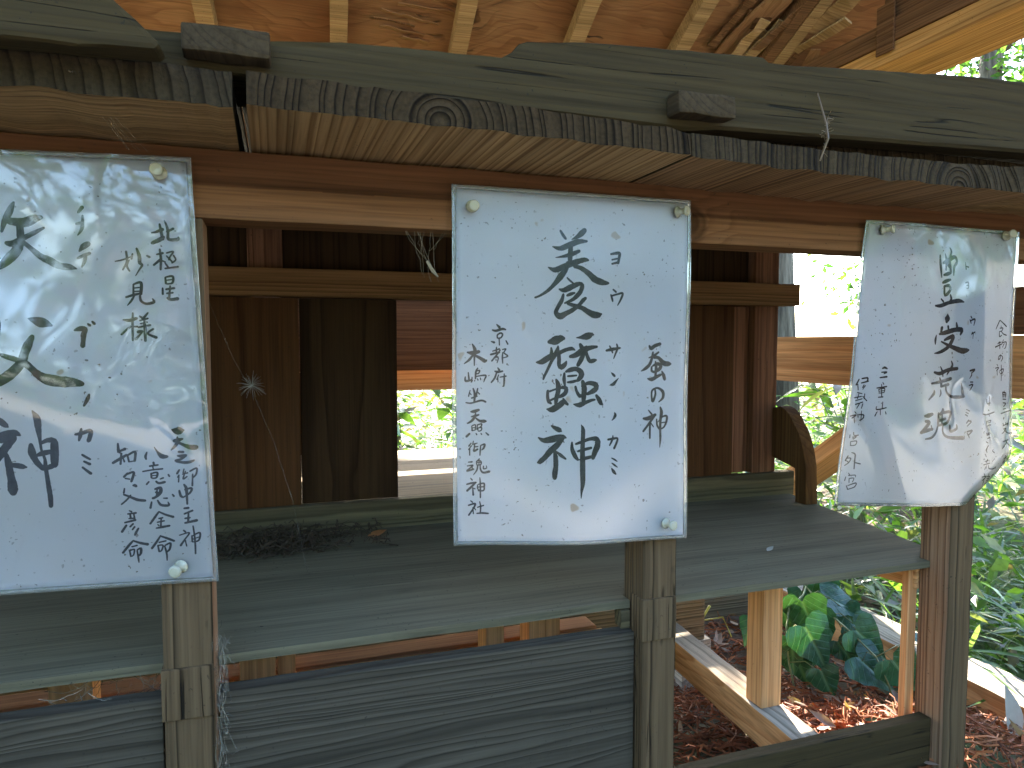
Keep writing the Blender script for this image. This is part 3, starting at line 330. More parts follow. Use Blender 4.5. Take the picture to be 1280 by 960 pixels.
def ivy_mat():
    s = NT('ivy leaf'); tc = s.n('ShaderNodeTexCoord'); oi = s.n('ShaderNodeObjectInfo')
    c = s.ramp(oi.outputs['Random'], [(0, (.014, .058, .024)), (.5, (.020, .072, .028)), (.8, (.028, .088, .034)), (1, (.05, .12, .035))])
    n = s.noise(tc.outputs['Object'], 90, 3, .6).outputs[0]
    c = s.mix(1.0, c, s.ramp(n, [(.3, .7), (.7, 1.3)]), 'MULTIPLY')
    vx = s.n('ShaderNodeSeparateXYZ'); s.l(tc.outputs['Object'], vx.inputs[0])
    ax = s.math('ABSOLUTE', vx.outputs[0])
    v1 = s.ramp(s.math('MULTIPLY', ax, 1.0), [(0, 1.0), (.0012, 0.0)])
    side = s.math('ABSOLUTE', s.math('SUBTRACT', s.math('FRACT', s.math('MULTIPLY', s.math('SUBTRACT', vx.outputs[1], s.math('MULTIPLY', ax, .9)), 75.0)), .5))
    v2 = s.math('MULTIPLY', s.ramp(side, [(0, 1.0), (.07, 0.0)]), .6)
    v = s.math('MAXIMUM', v1, v2)
    c = s.mix(s.math('MULTIPLY', v, .45), c, (.16, .26, .13))
    b = s.bsdf(c, s.math('ADD', .26, s.math('MULTIPLY', n, .3)), s.bump(s.math('SUBTRACT', n, v), .5, .003), .5)
    t = s.n('ShaderNodeBsdfTranslucent'); s.l(s.mix(1.0, c, (1.6, 1.8, .6), 'MULTIPLY'), t.inputs[0]); m = s.n('ShaderNodeMixShader'); m.inputs[0].default_value = .10
    s.l(b.outputs[0], m.inputs[1]); s.l(t.outputs[0], m.inputs[2]); s.l(m.outputs[0], s.out.inputs[0]); return s.m
M_ivy = ivy_mat(); M_stem = plain('ivy stem', (.16, .17, .07), .6)
M_under = leaf_mat('undergrowth leaves', [(.05, .105, .018), (.085, .16, .025), (.035, .07, .014), (.12, .20, .045), (.06, .12, .02), (.19, .21, .09), (.13, .095, .05)], .45, .36, .5)
M_blade = leaf_mat('grass blades', [(.08, .15, .03), (.12, .20, .04), (.055, .11, .022), (.16, .20, .08)], .45, .38, .5)
M_crown = leaf_mat('tree leaves', [(.035, .085, .018), (.06, .12, .025), (.028, .065, .016), (.085, .15, .035)], .45, .4, .4)
def bark_mat():
    s = NT('tree bark'); tc = s.n('ShaderNodeTexCoord'); P = s.vm('MULTIPLY', tc.outputs['Object'], (26, 26, 3.2))
    n = s.noise(P, 1.0, 4, .6).outputs[0]
    s.bsdf(s.ramp(n, [(.3, (.03, .022, .015)), (.5, (.085, .068, .046)), (.7, (.16, .13, .092))]), .9, s.bump(n, .9, .02), .15); return s.m
M_bark = bark_mat()
def ground_mat():
    s = NT('forest soil'); tc = s.n('ShaderNodeTexCoord'); P = tc.outputs['Object']
    n = s.noise(P, 18, 4, .65).outputs[0]; b = s.noise(P, 1.3, 3, .6).outputs[0]
    c = s.ramp(n, [(.3, (.045, .03, .02)), (.5, (.10, .065, .04)), (.7, (.17, .12, .08))])
    c = s.mix(s.ramp(b, [(.42, 0.0), (.6, 1.0)]), c, s.ramp(n, [(.3, (.03, .05, .015)), (.7, (.08, .11, .035))]))
    s.bsdf(c, .95, s.bump(n, .8, .02), .1); return s.m

# ---------------------------------------------------------------- ground
GZ = -.555
def gh(x, y):
    d2 = ((x - .70) / .20) ** 2 + ((y - .06) / .14) ** 2
    h = .085 * math.exp(-d2) + .035 * math.exp(-(((x - .50) / .2) ** 2 + ((y - .2) / .2) ** 2))
    return GZ + h + .012 * noise.noise(Vector((x * 7, y * 7, 0))) + .05 * noise.noise(Vector((x * .7, y * .7, 3))) * min(1, max(0, (math.hypot(x - .4, y - .2) - 1.3) / 2))
bm = bmesh.new()
def axis_pts(c):
    a = [-400, -120, -40, -14, -6]; b = [c + i * .035 for i in range(-14, 24)]; q = [1.8, 2.4, 3, 4, 5.5, 8, 14, 40, 120, 400]
    return sorted(a + [-3, -1.8, -1.0] + b + q)
xs = axis_pts(.5); ys = axis_pts(.2)
gv = [[bm.verts.new((x, y, gh(x, y))) for y in ys] for x in xs]
for i in range(len(xs) - 1):
    for j in range(len(ys) - 1): bm.faces.new((gv[i][j], gv[i + 1][j], gv[i + 1][j + 1], gv[i][j + 1]))
pm = NT('pale bounce gravel'); tcp = pm.n('ShaderNodeTexCoord'); gn = pm.noise(tcp.outputs['Object'], 60, 4, .7).outputs[0]
pm.bsdf(pm.ramp(gn, [(.3, (.26, .23, .19)), (.5, (.42, .38, .32)), (.7, (.52, .48, .41))]), .9, pm.bump(gn, .6, .01), .1)
pb = bmesh.new(); PX = [-30, -12, -6, -3, -2, -1, 0, 1, 2, 3, 6, 12, 30]; PY = [-25, -12, -6, -4, -3, -2, -1.5, -1, -.75]
pv = [[pb.verts.new((x, y, gh(x, y) + .03)) for y in PY] for x in PX]
for i in range(len(PX) - 1):
    for j in range(len(PY) - 1): pb.faces.new((pv[i][j], pv[i + 1][j], pv[i + 1][j + 1], pv[i][j + 1]))
tag(obj('bounce_ground', pb, pm.m, None, True, centre=False), kind='structure')  # unseen pale sheet added in front to bounce light up to the eave
g = obj('ground', bm, ground_mat(), None, True, centre=False); tag(g, kind='structure')

# ---------------------------------------------------------------- the small shrine
SH = thing('wayside_shrine', 'small weathered wooden shrine with grey shelf, pinned notices and rough plank eave', 'shrine', (.3, .2, GZ))
WL[SH.name] = Vector(SH.location)
def face_mats(bm, fn):
    for f in bm.faces: f.material_index = fn(f.normal)
def post(x0, x1, zb, side):
    b = bar(x0, x1, 0, .036, zb, .086, .0018, 14, 2, .0007)
    bm_n = b; bm_n.normal_update(); face_mats(bm_n, lambda n: 1 if n.x * side > .8 else 0)
    return obj('post', bm_n, [M_post, M_postside], SH)
for x0, zj, side in ((-.0775, -.255, 1), (.3105, -.25, 1), (.676, -.33, -1)):
    p = post(x0, x0 + .0345, GZ - .02, side)
    if side < 0: continue
    b = bar(x0 - .0012, x0 + .0335, -.0022, .02, zj - .019, zj + .019, .0008, 2, 2, .0003); b.normal_update()
    obj('joint_block', b, M_post, p)
# lintel: lower face plumb, upper part leaning back under the eave
pr = [(0, .0865), (0, .109), (.004, .1135), (.0065, .1365), (.038, .1365), (.038, .0865)]
bm = bmesh.new(); xa, xb = -.62, .93
A = [bm.verts.new((xa, y, z)) for y, z in pr]; B = [bm.verts.new((xb, y, z)) for y, z in pr]
bm.faces.new(A[::-1]); bm.faces.new(B)
for i in range(6): j = (i + 1) % 6; bm.faces.new((A[i], A[j], B[j], B[i]))
bmesh.ops.recalc_face_normals(bm, faces=bm.faces); bmesh.ops.bevel(bm, geom=bm.edges[:], offset=.0012, segments=2, profile=.6, affect='EDGES'); cutup(bm, 0, 40); rough_up(bm, .0008, 22, 3)
M_lintel_d = wood('darker lintel upper face', 'x', (.125, .053, .023), (.098, .040, .017), .05, (.10, .06, .035), (.03, -.07), 95, .012, .15, .0004, dirt=.5, knots=[((.20, -.018, -.009), .05, .03)])  # darker copy of the lintel colour for the upper face
bm.normal_update()
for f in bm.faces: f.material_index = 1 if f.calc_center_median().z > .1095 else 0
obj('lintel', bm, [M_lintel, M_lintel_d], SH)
# shelf: notched between the posts, its right end a little skewed
xs_ = [-.62, -.0775, -.043, .3105, .345, .676, .702, .765, -.62]
pts = [(-.62, .0215), (-.0785, .0215), (-.0785, .037), (-.042, .037), (-.042, .0215), (.3095, .0215), (.3095, .037), (.346, .037), (.346, .0215), (.675, .0215), (.675, .037), (.712, .037), (.768, .352), (-.62, .352)]
bm = bmesh.new(); zt, zb_ = -.2395, -.2465
A = [bm.verts.new((x, y, zt)) for x, y in pts]; B = [bm.verts.new((x, y, zb_)) for x, y in pts]
bm.faces.new(A); bm.faces.new(B[::-1])
for i in range(len(pts)): j = (i + 1) % len(pts); bm.faces.new((A[j], A[i], B[i], B[j]))
bmesh.ops.recalc_face_normals(bm, faces=bm.faces); bmesh.ops.triangulate(bm, faces=[f for f in bm.faces if len(f.verts) > 4]); cutup(bm, 0, 60); cutup(bm, 1, 10)
for v in bm.verts:
    v.co.z += .0012 * noise.noise(v.co * 9) + .0004 * noise.noise(v.co * 60); v.co.y += .0005 * noise.noise(v.co * 45); v.co.x += .002 * noise.noise(v.co * 35) * (v.co.x > .71)
obj('shelf', bm, M_shelf, SH)
# apron planks under the shelf
obj('apron_plank', bar(-.62, -.080, .012, .028, -.46, -.2625, .001, 30, 0, .0006), M_apron, SH)
obj('apron_plank', bar(-.0415, .309, .012, .028, -.475, -.2645, .001, 30, 0, .0006), M_apron, SH)
obj('apron_plank', bar(.347, .6745, .013, .028, GZ - .02, -.411, .001, 24, 0, .0006), M_fascia, SH)
# struts behind the apron, rails and the beam they stand on
for x0, wd, y0, zb2 in ((-.176, .032, .10, -.47), (-.031, .030, .10, -.47), (.0005, .016, .118, -.47), (.194, .019, .10, -.47), (.2395, .017, .10, -.47), (.2568, .016, .10, -.47), (.521, .0265, .10, -.4185), (.6665, .0125, .040, -.55)):
    obj('strut', bar(x0, x0 + wd, y0, y0 + (.028 if wd != .0125 else .009), zb2, -.2475, .001, 6, 2, .0004), M_cedar_z, SH)
M_rail_b = wood('brown under rail', 'x', (.42, .20, .10), (.30, .135, .062), 0, GREY, (.02, .1), 130, .015, .3, .0006)  # lighter copy of the red brown board, raised for bounce under the shelf
obj('under_rail', bar(-.62, .34, .155, .185, -.365, -.3185, .0015, 20, 0, .0006), M_rail_b, SH)
obj('under_rail', bar(-.62, .345, .135, .153, -.385, -.3205, .0015, 20, 0, .0006), M_cedar_x, SH)
obj('shelf_bearer', bar(.300, .309, .020, .034, -.264, -.2475, .0005, 1), M_sill, SH)
bm, M = rod_board((.662, .20, -.262), (.684, .037, -.262), .022, .026); obj_m('shelf_bearer', bm, M, M_cedar_x, SH)
bm = bar(.5185, .5535, -.02 + .05, .375, -.4585, -.4185, .0015, 24, 1, .0007)
for v in bm.verts: v.co.x -= (.36 - v.co.y) * .06 - .012
bm.normal_update(); face_mats(bm, lambda n: 0 if n.z > .6 else 1)
obj('base_beam', bm, [M_beamtop, M_cedar_y], SH)
M_beam_x = wood('grey weathered beam', 'x', (.26, .23, .19), (.12, .105, .085), .6, (.22, .215, .195), (.02, -.07), 170, .006, .5, .0012, cracks=.6)
obj('base_beam', bar(-.3, .622, .36, .40, -.458, -.392, .003, 24, 0, .0012), M_beam_x, SH)
for x in (-.25, .2, .585): obj('foot_block', bar(x, x + .05, .362, .398, GZ - .02, -.4585, .002, 3, 2, .001), M_beamtop, SH)
obj('foot_block', bar(.505, .535, .04, .08, GZ - .02, -.4595, .002, 3, 2, .001), M_beamtop, SH)
# front of the sanctuary behind the shelf
obj('sill', bar(-.62, .775, .352, .368, -.2420, -.2045, .0015, 40, 0, .0009), M_sill, SH)
obj('floor_board', bar(-.60, .42, .369, .80, -.2215, -.2105, .001, 30, 0, .0008), M_floor, SH)
obj('crossbar', bar(-.62, .764, .335, .358, .0525, .0855, .0015, 40, 0, .0006), M_bar, SH)
obj('inner_post', bar(.700, .7435, .3585, .395, -.2045, .16, .0015, 12, 2, .0006), M_red_z, SH)
obj('inner_post', bar(-.60, -.56, .3585, .395, -.2045, .16, .0015, 12, 2, .0006), M_red_z, SH)
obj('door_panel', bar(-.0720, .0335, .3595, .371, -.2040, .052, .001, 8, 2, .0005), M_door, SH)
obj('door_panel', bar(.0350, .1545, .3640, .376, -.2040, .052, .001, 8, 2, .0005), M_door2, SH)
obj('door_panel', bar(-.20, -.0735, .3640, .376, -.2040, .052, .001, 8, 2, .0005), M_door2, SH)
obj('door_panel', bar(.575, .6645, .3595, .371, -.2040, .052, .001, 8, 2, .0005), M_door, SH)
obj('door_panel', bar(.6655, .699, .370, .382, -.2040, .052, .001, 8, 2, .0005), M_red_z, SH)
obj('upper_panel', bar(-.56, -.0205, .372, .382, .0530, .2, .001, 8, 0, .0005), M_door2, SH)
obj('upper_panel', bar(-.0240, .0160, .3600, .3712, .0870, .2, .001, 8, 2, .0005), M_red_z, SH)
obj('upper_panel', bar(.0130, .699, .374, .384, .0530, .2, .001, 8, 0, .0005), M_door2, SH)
obj('back_panel', bar(-.60, .745, .812, .822, -.058, .20, .001, 10, 0, .0006), M_red_x, SH)
obj('back_panel', bar(-.60, .10, .812, .822, -.2215, -.0595, .001, 10, 0, .0006), M_door, SH)
obj('side_panel', bar(.746, .756, .40, .56, -.2045, .20, .001, 10, 1, .0006), M_door, SH)
obj('side_panel', bar(-.61, -.601, .40, .81, -.2045, .20, .001, 10, 1, .0006), M_door, SH)
# wing board at the end of the shelf
prof = [(.358, -.2405), (.304, -.2405), (.3035, -.2), (.311, -.172), (.320, -.160), (.351, -.154), (.358, -.150)]
outl = [(.3500, -.1035), (.342, -.1000), (.331, -.1035), (.3185, -.1120), (.3105, -.1235), (.3040, -.1300), (.2965, -.143), (.2895, -.160), (.2835, -.1850), (.2805, -.2405), (.3040, -.2405), (.3055, -.205), (.3060, -.190), (.3580, -.180), (.3580, -.1035)]
bm = bmesh.new(); A = [bm.verts.new((.7365, y, z)) for y, z in outl]; B = [bm.verts.new((.757, y, z)) for y, z in outl]
bm.faces.new(A); bm.faces.new(B[::-1])
for i in range(len(outl)): j = (i + 1) % len(outl); bm.faces.new((A[j], A[i], B[i], B[j]))
bmesh.ops.recalc_face_normals(bm, faces=bm.faces); bmesh.ops.bevel(bm, geom=bm.edges[:], offset=.0012, segments=2, profile=.6, affect='EDGES')
obj('wing_board', bm, wood('dark wing board', 'z', (.15, .088, .045), (.095, .052, .026), .2, (.10, .08, .05), (.05, .09), 160, .006, .3, .0008), SH)
# eave boards: three wide roof boards with their end grain to the front, weathered ends
def eave(x0, x1, yf, zt0, zt1, zb0, zb1, mats, warp=0.0, seed=1):
    bm = bmesh.new(); n = 44; F = []
    ysn = [yf, yf + .006, yf + .03, -.02, .02, .2, .42]
    for i in range(n + 1):
        t = i / n; x = x0 + (x1 - x0) * t; k = noise.noise(Vector((x * 45, seed, 0))) * .0022 + noise.noise(Vector((x * 170, seed, 5))) * .0010
        zt_ = zt0 + (zt1 - zt0) * t + warp * math.sin(math.pi * t) + k; zb_ = zb0 + (zb1 - zb0) * t + warp * .4 * math.sin(math.pi * t) + noise.noise(Vector((x * 38, seed, 9))) * .0024 + noise.noise(Vector((x * 140, seed, 9))) * .0009
        row = []
        for j, y in enumerate(ysn):
            yy = y + (noise.noise(Vector((x * 60, seed, 2))) * .003 if j < 2 else 0) + (abs(noise.noise(Vector((x * 25, seed, 4)))) * .004 if j == 0 else 0)
            row.append((bm.verts.new((x, yy, zt_ + .17 * max(0, y + .02) * .5)), bm.verts.new((x, yy - (.002 if j == 0 else 0), zb_ + .12 * max(0, y - .03)))))
        F.append(row)
    for i in range(n):
        a, b = F[i], F[i + 1]
        for j in range(len(ysn) - 1):
            bm.faces.new((a[j][0], b[j][0], b[j + 1][0], a[j + 1][0])); bm.faces.new((a[j][1], a[j + 1][1], b[j + 1][1], b[j][1])).material_index = 1
        bm.faces.new((a[0][0], a[0][1], b[0][1], b[0][0])); bm.faces.new((a[-1][0], b[-1][0], b[-1][1], a[-1][1]))
    for r_ in (F[0], F[-1]):
        for j in range(len(ysn) - 1): bm.faces.new((r_[j][0], r_[j][1], r_[j + 1][1], r_[j + 1][0]) if r_ is F[-1] else (r_[j][0], r_[j + 1][0], r_[j + 1][1], r_[j][1]))
    bmesh.ops.recalc_face_normals(bm, faces=bm.faces)
    return obj('roof_board', bm, mats, SH)
eave(-.34, -.0185, -.085, .158, .1605, .1372, .1388, [M_eave_lg, M_eave_l], .0015, 1)
eave(-.0105, .2985, -.0865, .1610, .1540, .1408, .1370, [M_eave_g, M_eave], .0015, 2)
eave(.3010, .66, -.084, .1545, .1560, .1362, .1330, [M_eave_rg, M_eave_r], -.003, 3)
eave(.6620, .98, -.083, .1565, .1560, .1340, .1350, [M_eave_lg, M_eave_l], .0, 4)
for x0, z0 in ((-.0455, .1690), (.2860, .1668)):
    obj('joint_batten', bar(x0, x0 + .0495, -.088, -.0715, z0, z0 + .0165, .0022, 4, 0, .0012, 60), M_cap, SH)
top = [(-.60, .178), (-.30, .182), (-.1394, .1859), (-.0585, .1852), (.0002, .187), (.0475, .1922), (.0852, .1946), (.1345, .1957), (.1471, .1963), (.1564, .1969), (.1634, .201), (.1693, .2072), (.1752, .2096), (.2245, .2156), (.3044, .2202), (.3735, .2242), (.3789, .2208), (.3928, .2204), (.4907, .2278), (.581, .2344), (.66, .238), (.80, .242), (.97, .246)]
bot = [(-.60, .164), (-.0568, .1645), (.0471, .1640), (.1634, .1625), (.3068, .1605), (.3311, .1640), (.4931, .1691), (.6637, .1741), (.80, .178), (.97, .182)]
fine = []
for a, b in zip(top, top[1:]):
    for k in range(max(1, int((b[0] - a[0]) / .012))):
        t = k / max(1, int((b[0] - a[0]) / .012)); x = a[0] + (b[0] - a[0]) * t
        fine.append((x, a[1] + (b[1] - a[1]) * t + noise.noise(Vector((x * 60, 1, 0))) * .0012 + noise.noise(Vector((x * 250, 1, 0))) * .0005))
fine.append(top[-1])
bm = bmesh.new(); n_ = 0
def zbot(x):
    for a, b in zip(bot, bot[1:]):
        if a[0] <= x <= b[0]: return a[1] + (b[1] - a[1]) * (x - a[0]) / (b[0] - a[0])
    return bot[-1][1]
cols = []
for x, z in fine:
    zb2 = zbot(x); col = []
    for t in (0, .04, .3, .6, .85, .97, 1.0):
        y = -.070 + (.0025 if t in (0, 1.0) else 0) + noise.noise(Vector((x * 14, t * 5, 8))) * .0012 + .02 * t * 0
        col.append(bm.verts.new((x, y, zb2 + (z - zb2) * t)))
    col2 = [bm.verts.new((x, -.046, zb2)), bm.verts.new((x, -.046, z))]; cols.append((col, col2))
for (a, a2), (b, b2) in zip(cols, cols[1:]):
    for j in range(6): bm.faces.new((a[j], b[j], b[j + 1], a[j + 1]))
    bm.faces.new((a[-1], b[-1], b2[1], a2[1])); bm.faces.new((a2[1], b2[1], b2[0], a2[0])); bm.faces.new((a2[0], b2[0], b[0], a[0]))
for c_, c2 in (cols[0], cols[-1]): bm.faces.new(c_ + [c2[1], c2[0]])
bmesh.ops.recalc_face_normals(bm, faces=bm.faces)
obj('fascia_board', bm, M_fascia, SH)
obj('fascia_board', prism([(-.60, .1565), (-.1489, .1560), (-.1284, .1562), (-.0924, .1566), (-.0560, .1585), (-.0525, .1615), (-.0580, .1665), (-.0653, .1735), (-.0765, .1832), (-.0910, .1975), (-.104, .213), (-.115, .225), (-.60, .225)], -.112, -.090, .003, .0008, 20), M_fascia, SH)
# roof of the little shrine behind the fascia
obj('light_gap_filler', bar(-.36, .97, -.034, -.004, .1640, .1760, .001, 20, 0, .0008), M_eave_lg, SH)  # added filler that stops light showing between roof boards and deck
bm = bmesh.new()
for (x0, x1) in ((-.36, -.02), (-.018, .31), (.312, .65), (.652, .98)):
    vs = [bm.verts.new(c) for c in ((x0, -.044, .1790), (x1, -.044, .1790), (x1, .44, .228), (x0, .44, .228), (x0, -.044, .190), (x1, -.044, .190), (x1, .44, .240), (x0, .44, .240))]
    for q in ((0, 3, 2, 1), (4, 5, 6, 7), (0, 1, 5, 4), (1, 2, 6, 5), (2, 3, 7, 6), (3, 0, 4, 7)): bm.faces.new([vs[k] for k in q])
obj('roof_deck', bm, M_eave_lg, SH)

# ---------------------------------------------------------------- the open shelter over it
ST = thing('timber_shelter', 'open timber shelter roof of old plywood and cedar rafters over the shrine', 'shelter', (.2, .6, GZ)); WL[ST.name] = Vector(ST.location)
def cz(y): return .66 - .412 * (y - .9)
Y0, Y1 = -.62, 1.50
def sheet(x0, x1, y0, y1, dz, thk=.006, n=(1, 1), name='roof_sheet', holes=None, sag=0.0):
    bm = bmesh.new(); nx, ny = n; T = {}
    for i in range(nx + 1):
        for j in range(ny + 1):
            x = x0 + (x1 - x0) * i / nx; y = y0 + (y1 - y0) * j / ny; z = cz(y) + dz + sag * noise.noise(Vector((x * 4, y * 4, 1)))
            T[i, j] = (bm.verts.new((x + .08 * (y - .9), y, z)), bm.verts.new((x + .08 * (y - .9), y, z + thk)))
    for i in range(nx):
        for j in range(ny):
            a, b, c, d = T[i, j], T[i + 1, j], T[i + 1, j + 1], T[i, j + 1]
            bm.faces.new((a[0], d[0], c[0], b[0])); bm.faces.new((a[1], b[1], c[1], d[1]))
    for i in range(nx):
        for j in (0, ny): bm.faces.new((T[i, j][0], T[i + 1, j][0], T[i + 1, j][1], T[i, j][1]))
    for j in range(ny):
        for i in (0, nx): bm.faces.new((T[i, j][0], T[i, j + 1][0], T[i, j + 1][1], T[i, j][1]))
    bmesh.ops.recalc_face_normals(bm, faces=bm.faces)
    return obj(name, bm, M_ply, ST)
for x0 in (-1.9, -1.135, -.370, .395): sheet(x0 + .001, x0 + .764, Y0, Y1, .036, n=(6, 14), sag=.004)
sheet(1.160, 1.42, Y0, Y1, .036, n=(4, 14), sag=.006)
for k in range(-7, 5):
    x = -.115 + .2545 * k
    a = Vector((x + .08 * (Y0 - .9), Y0, cz(Y0) + .018)); b = Vector((x + .08 * (Y1 - .9), Y1, cz(Y1) + .018))
    bm, M = rod_board(a, b, .035, .034, n=10); obj_m('rafter', bm, M, M_rafter, ST)
# the wider doubled rafter and torn ply by the verge
x = -.115 + .2545 * 5
for dx, wd in ((-.030, .028), (.002, .030)):
    a = Vector((x + dx + .08 * (Y0 - .9), Y0, cz(Y0) + .014)); b = Vector((x + dx + .08 * (Y1 - .9), Y1, cz(Y1) + .014))
    bm, M = rod_board(a, b, wd, .042, n=10); obj_m('rafter', bm, M, M_rafter if dx > 0 else M_verge_d, ST)
def splinter(p, q, wd, th, mat):
    a, b = Vector(p), Vector(q); bm, M = rod_board(a, b, wd, th, n=7, amp=.006, bev=.0006); return obj_m('torn_ply', bm, M, mat, ST)
splinter((1.06, .72, cz(.72) + .02), (1.02, 1.00, cz(1.0) + .02), .06, .006, M_ply)
splinter((1.20, .66, cz(.66) - .012), (1.185, .80, cz(.80) - .002), .05, .005, M_rafter)
splinter((1.225, .74, cz(.74) - .02), (1.18, .86, cz(.86) + .003), .035, .005, M_rafter)
splinter((1.10, .80, cz(.8) + .012), (1.08, .95, cz(.95) + .008), .03, .004, M_rafter)
splinter((1.00, .74, cz(.74) + .026), (.985, .9, cz(.9) + .022), .022, .005, M_verge_d)
for k in range(9):
    x = .20 + random.uniform(-.03, .13); y = .84 + .02 * k
    bm, M = rod_board((x, y, cz(y) + .028), (x + random.uniform(.06, .13), y + random.uniform(-.01, .02), cz(y) + random.uniform(.020, .032)), random.uniform(.006, .016), .0015, n=7, amp=.004, bev=0); obj_m('torn_ply', bm, M, M_ply if k % 3 else M_verge_d, ST)
random.seed(5)
for k in range(13):
    x = 1.02 + .017 * k + random.uniform(-.01, .01); y = random.uniform(.70, .84); L_ = random.uniform(.07, .2); dz = random.uniform(-.004, .03)
    splinter((x, y, cz(y) + dz), (x + random.uniform(-.05, .03), y + L_, cz(y + L_) + dz + random.uniform(-.012, .004)), random.uniform(.012, .045), .0025, (M_ply, M_rafter, M_verge_d)[k % 3])
# verge beams and side wall
obj('verge_beam', bar(1.236, 1.385, -.62, 1.5, .5795, .6190, .002, 20, 1, .0008), M_verge, ST)
obj('verge_board', bar(1.233, 1.262, -.62, 1.5, .6205, .6650, .002, 20, 1, .0008), M_verge_d, ST)
obj('verge_board', bar(1.244, 1.275, -.62, .66, .6665, .80, .002, 20, 1, .0008), M_verge_d, ST)
obj('verge_board', bar(1.2285, 1.2325, .62, .665, .60, .70, .001, 4, 2, .0005), M_verge_d, ST)
obj('side_rail', bar(.970, 1.000, -.5, .72, -.080, .0075, .0015, 20, 1, .0007), M_cedar_y, ST)
obj('side_rail', bar(.985, 1.012, -.5, .30, .0085, .075, .0015, 14, 1, .0007), M_verge_d, ST)
obj('back_rail', bar(-1.2, .968, .855, .885, -.0995, -.0585, .0015, 24, 0, .0007), wood('pale rail', 'x', (.46, .30, .18), (.36, .22, .125), 0, GREY, (.02, -.09), 120, .012, .2, .0005), ST)
bm, M = rod_board((.990, .76, -.395), (.990, .30, -.075), .028, .085, Vector((1, 0, 0)), n=8); obj_m('brace', bm, M, M_cedar_x, ST)
bm = bar(.966, 1.046, -.6, .625, GZ - .02, -.5000, .004, 40, 1, .0018)
bm.normal_update(); face_mats(bm, lambda n: 0 if n.z > .6 or n.y > .6 or n.x > .6 else 1)
obj('sill_beam', bm, [M_beamtop, M_cedar_y], ST)
obj('sill_beam', bar(-1.2, .97, .627, .675, GZ - .02, -.497, .003, 30, 0, .0014), M_beam_x, ST)
for (x, y) in ((1.03, -.56), (1.25, 1.25), (-1.3, 1.25), (-1.3, -.56)):
    obj('corner_post', bar(x - .05, x + .05, y - .05, y + .05, GZ - .05, min(cz(y), .9) + .01, .004, 10, 2, .0015), M_red_z, ST)

# ---------------------------------------------------------------- notices
def quad(c, u, v):      # c: TL TR BR BL as (x, z)
    a = Vector(c[0]).lerp(Vector(c[1]), u); b = Vector(c[3]).lerp(Vector(c[2]), u); return a.lerp(b, v)
SHEETS = {
 1: dict(c=[(-.2672, .119), (-.0495, .1268), (-.0385, -.1742), (-.2560, -.1655)], f=lambda x, z: -.0035 - .003 * math.sin((x + .26) * 16) * math.sin((z + .17) * 11) - .0015 * math.sin(z * 33 + x * 21)),
 2: dict(c=[(.1362, .1219), (.3518, .1228), (.3512, -.1775), (.1360, -.1640)], f=lambda x, z: -.0035 - .0105 * math.exp(-((x - .245) / .06) ** 2) * max(0, min(1, (.02 - z) / .19)) ** 1.6 - .0012 * math.sin(z * 30)),
 3: dict(c=[(.5455, .1160), (.7520, .1145), (.7570, -.1785), (.5185, -.1610)], f=lambda x, z: -.0045 - .003 * math.sin((x - .53) * 17) - .0015 * math.sin(z * 26 + x * 40)),
}
FL0, FL1 = Vector((.7660, -.1200)), Vector((.6900, -.1790)); FD = (FL1 - FL0).normalized(); FN = Vector((-FD.y, FD.x))
if FN.dot(Vector((1, -1))) < 0: FN = -FN
def surf(i, x, z, off):
    y = SHEETS[i]['f'](x, z)
    if i == 3:                                  # lower right corner curls back
        s = (Vector((x, z)) - FL0).dot(FN)
        if s > -.012:
            s += .012; r_ = .022; a = min(s / r_, 1.9); sn = r_ * math.sin(a); yy = r_ * (1 - math.cos(a))
            p = Vector((x, z)) + FN * (sn - s); return Vector((p.x, y + yy - off * math.cos(a), p.y))
    return Vector((x, y - off, z))
def sheet_bm(i, inset, off, nu=44, nv=60, thick=0.0, frame=None):
    c = SHEETS[i]['c']; bm = bmesh.new(); T = {}
    uu = [inset[0] + (1 - 2 * inset[0]) * k / nu for k in range(nu + 1)]; vv = [inset[1] + (1 - 2 * inset[1]) * k / nv for k in range(nv + 1)]
    for a, u in enumerate(uu):
        for b, v in enumerate(vv):
            p = quad(c, u, v); T[a, b] = bm.verts.new(surf(i, p.x, p.y, off))
    for a in range(nu):
        for b in range(nv): bm.faces.new((T[a, b], T[a, b + 1], T[a + 1, b + 1], T[a + 1, b]))
    if thick:
        r_ = bmesh.ops.solidify(bm, geom=bm.faces[:], thickness=thick)
    bmesh.ops.recalc_face_normals(bm, faces=bm.faces); return bm
def rim_bm(i, off):                              # clear border where both films meet
    c = SHEETS[i]['c']; bm = bmesh.new(); iu, iv = .016, .0115; N = 60
    loop = [(k / N, 0) for k in range(N)] + [(1, k / N) for k in range(N)] + [(1 - k / N, 1) for k in range(N)] + [(0, 1 - k / N) for k in range(N)]
    O, I = [], []
    for u, v in loop:
        p = quad(c, u, v); O.append(bm.verts.new(surf(i, p.x, p.y, off)))
        p = quad(c, min(1 - iu, max(iu, u)), min(1 - iv, max(iv, v))); I.append(bm.verts.new(surf(i, p.x, p.y, off)))
    for k in range(len(loop)):
        j = (k + 1) % len(loop)
        vs = []
        for v in (O[k], O[j], I[j], I[k]):
            if v not in vs: vs.append(v)
        bm.faces.new(vs)
    bmesh.ops.remove_doubles(bm, verts=bm.verts, dist=1e-7); bmesh.ops.solidify(bm, geom=bm.faces[:], thickness=.0002); bmesh.ops.recalc_face_normals(bm, faces=bm.faces); return bm
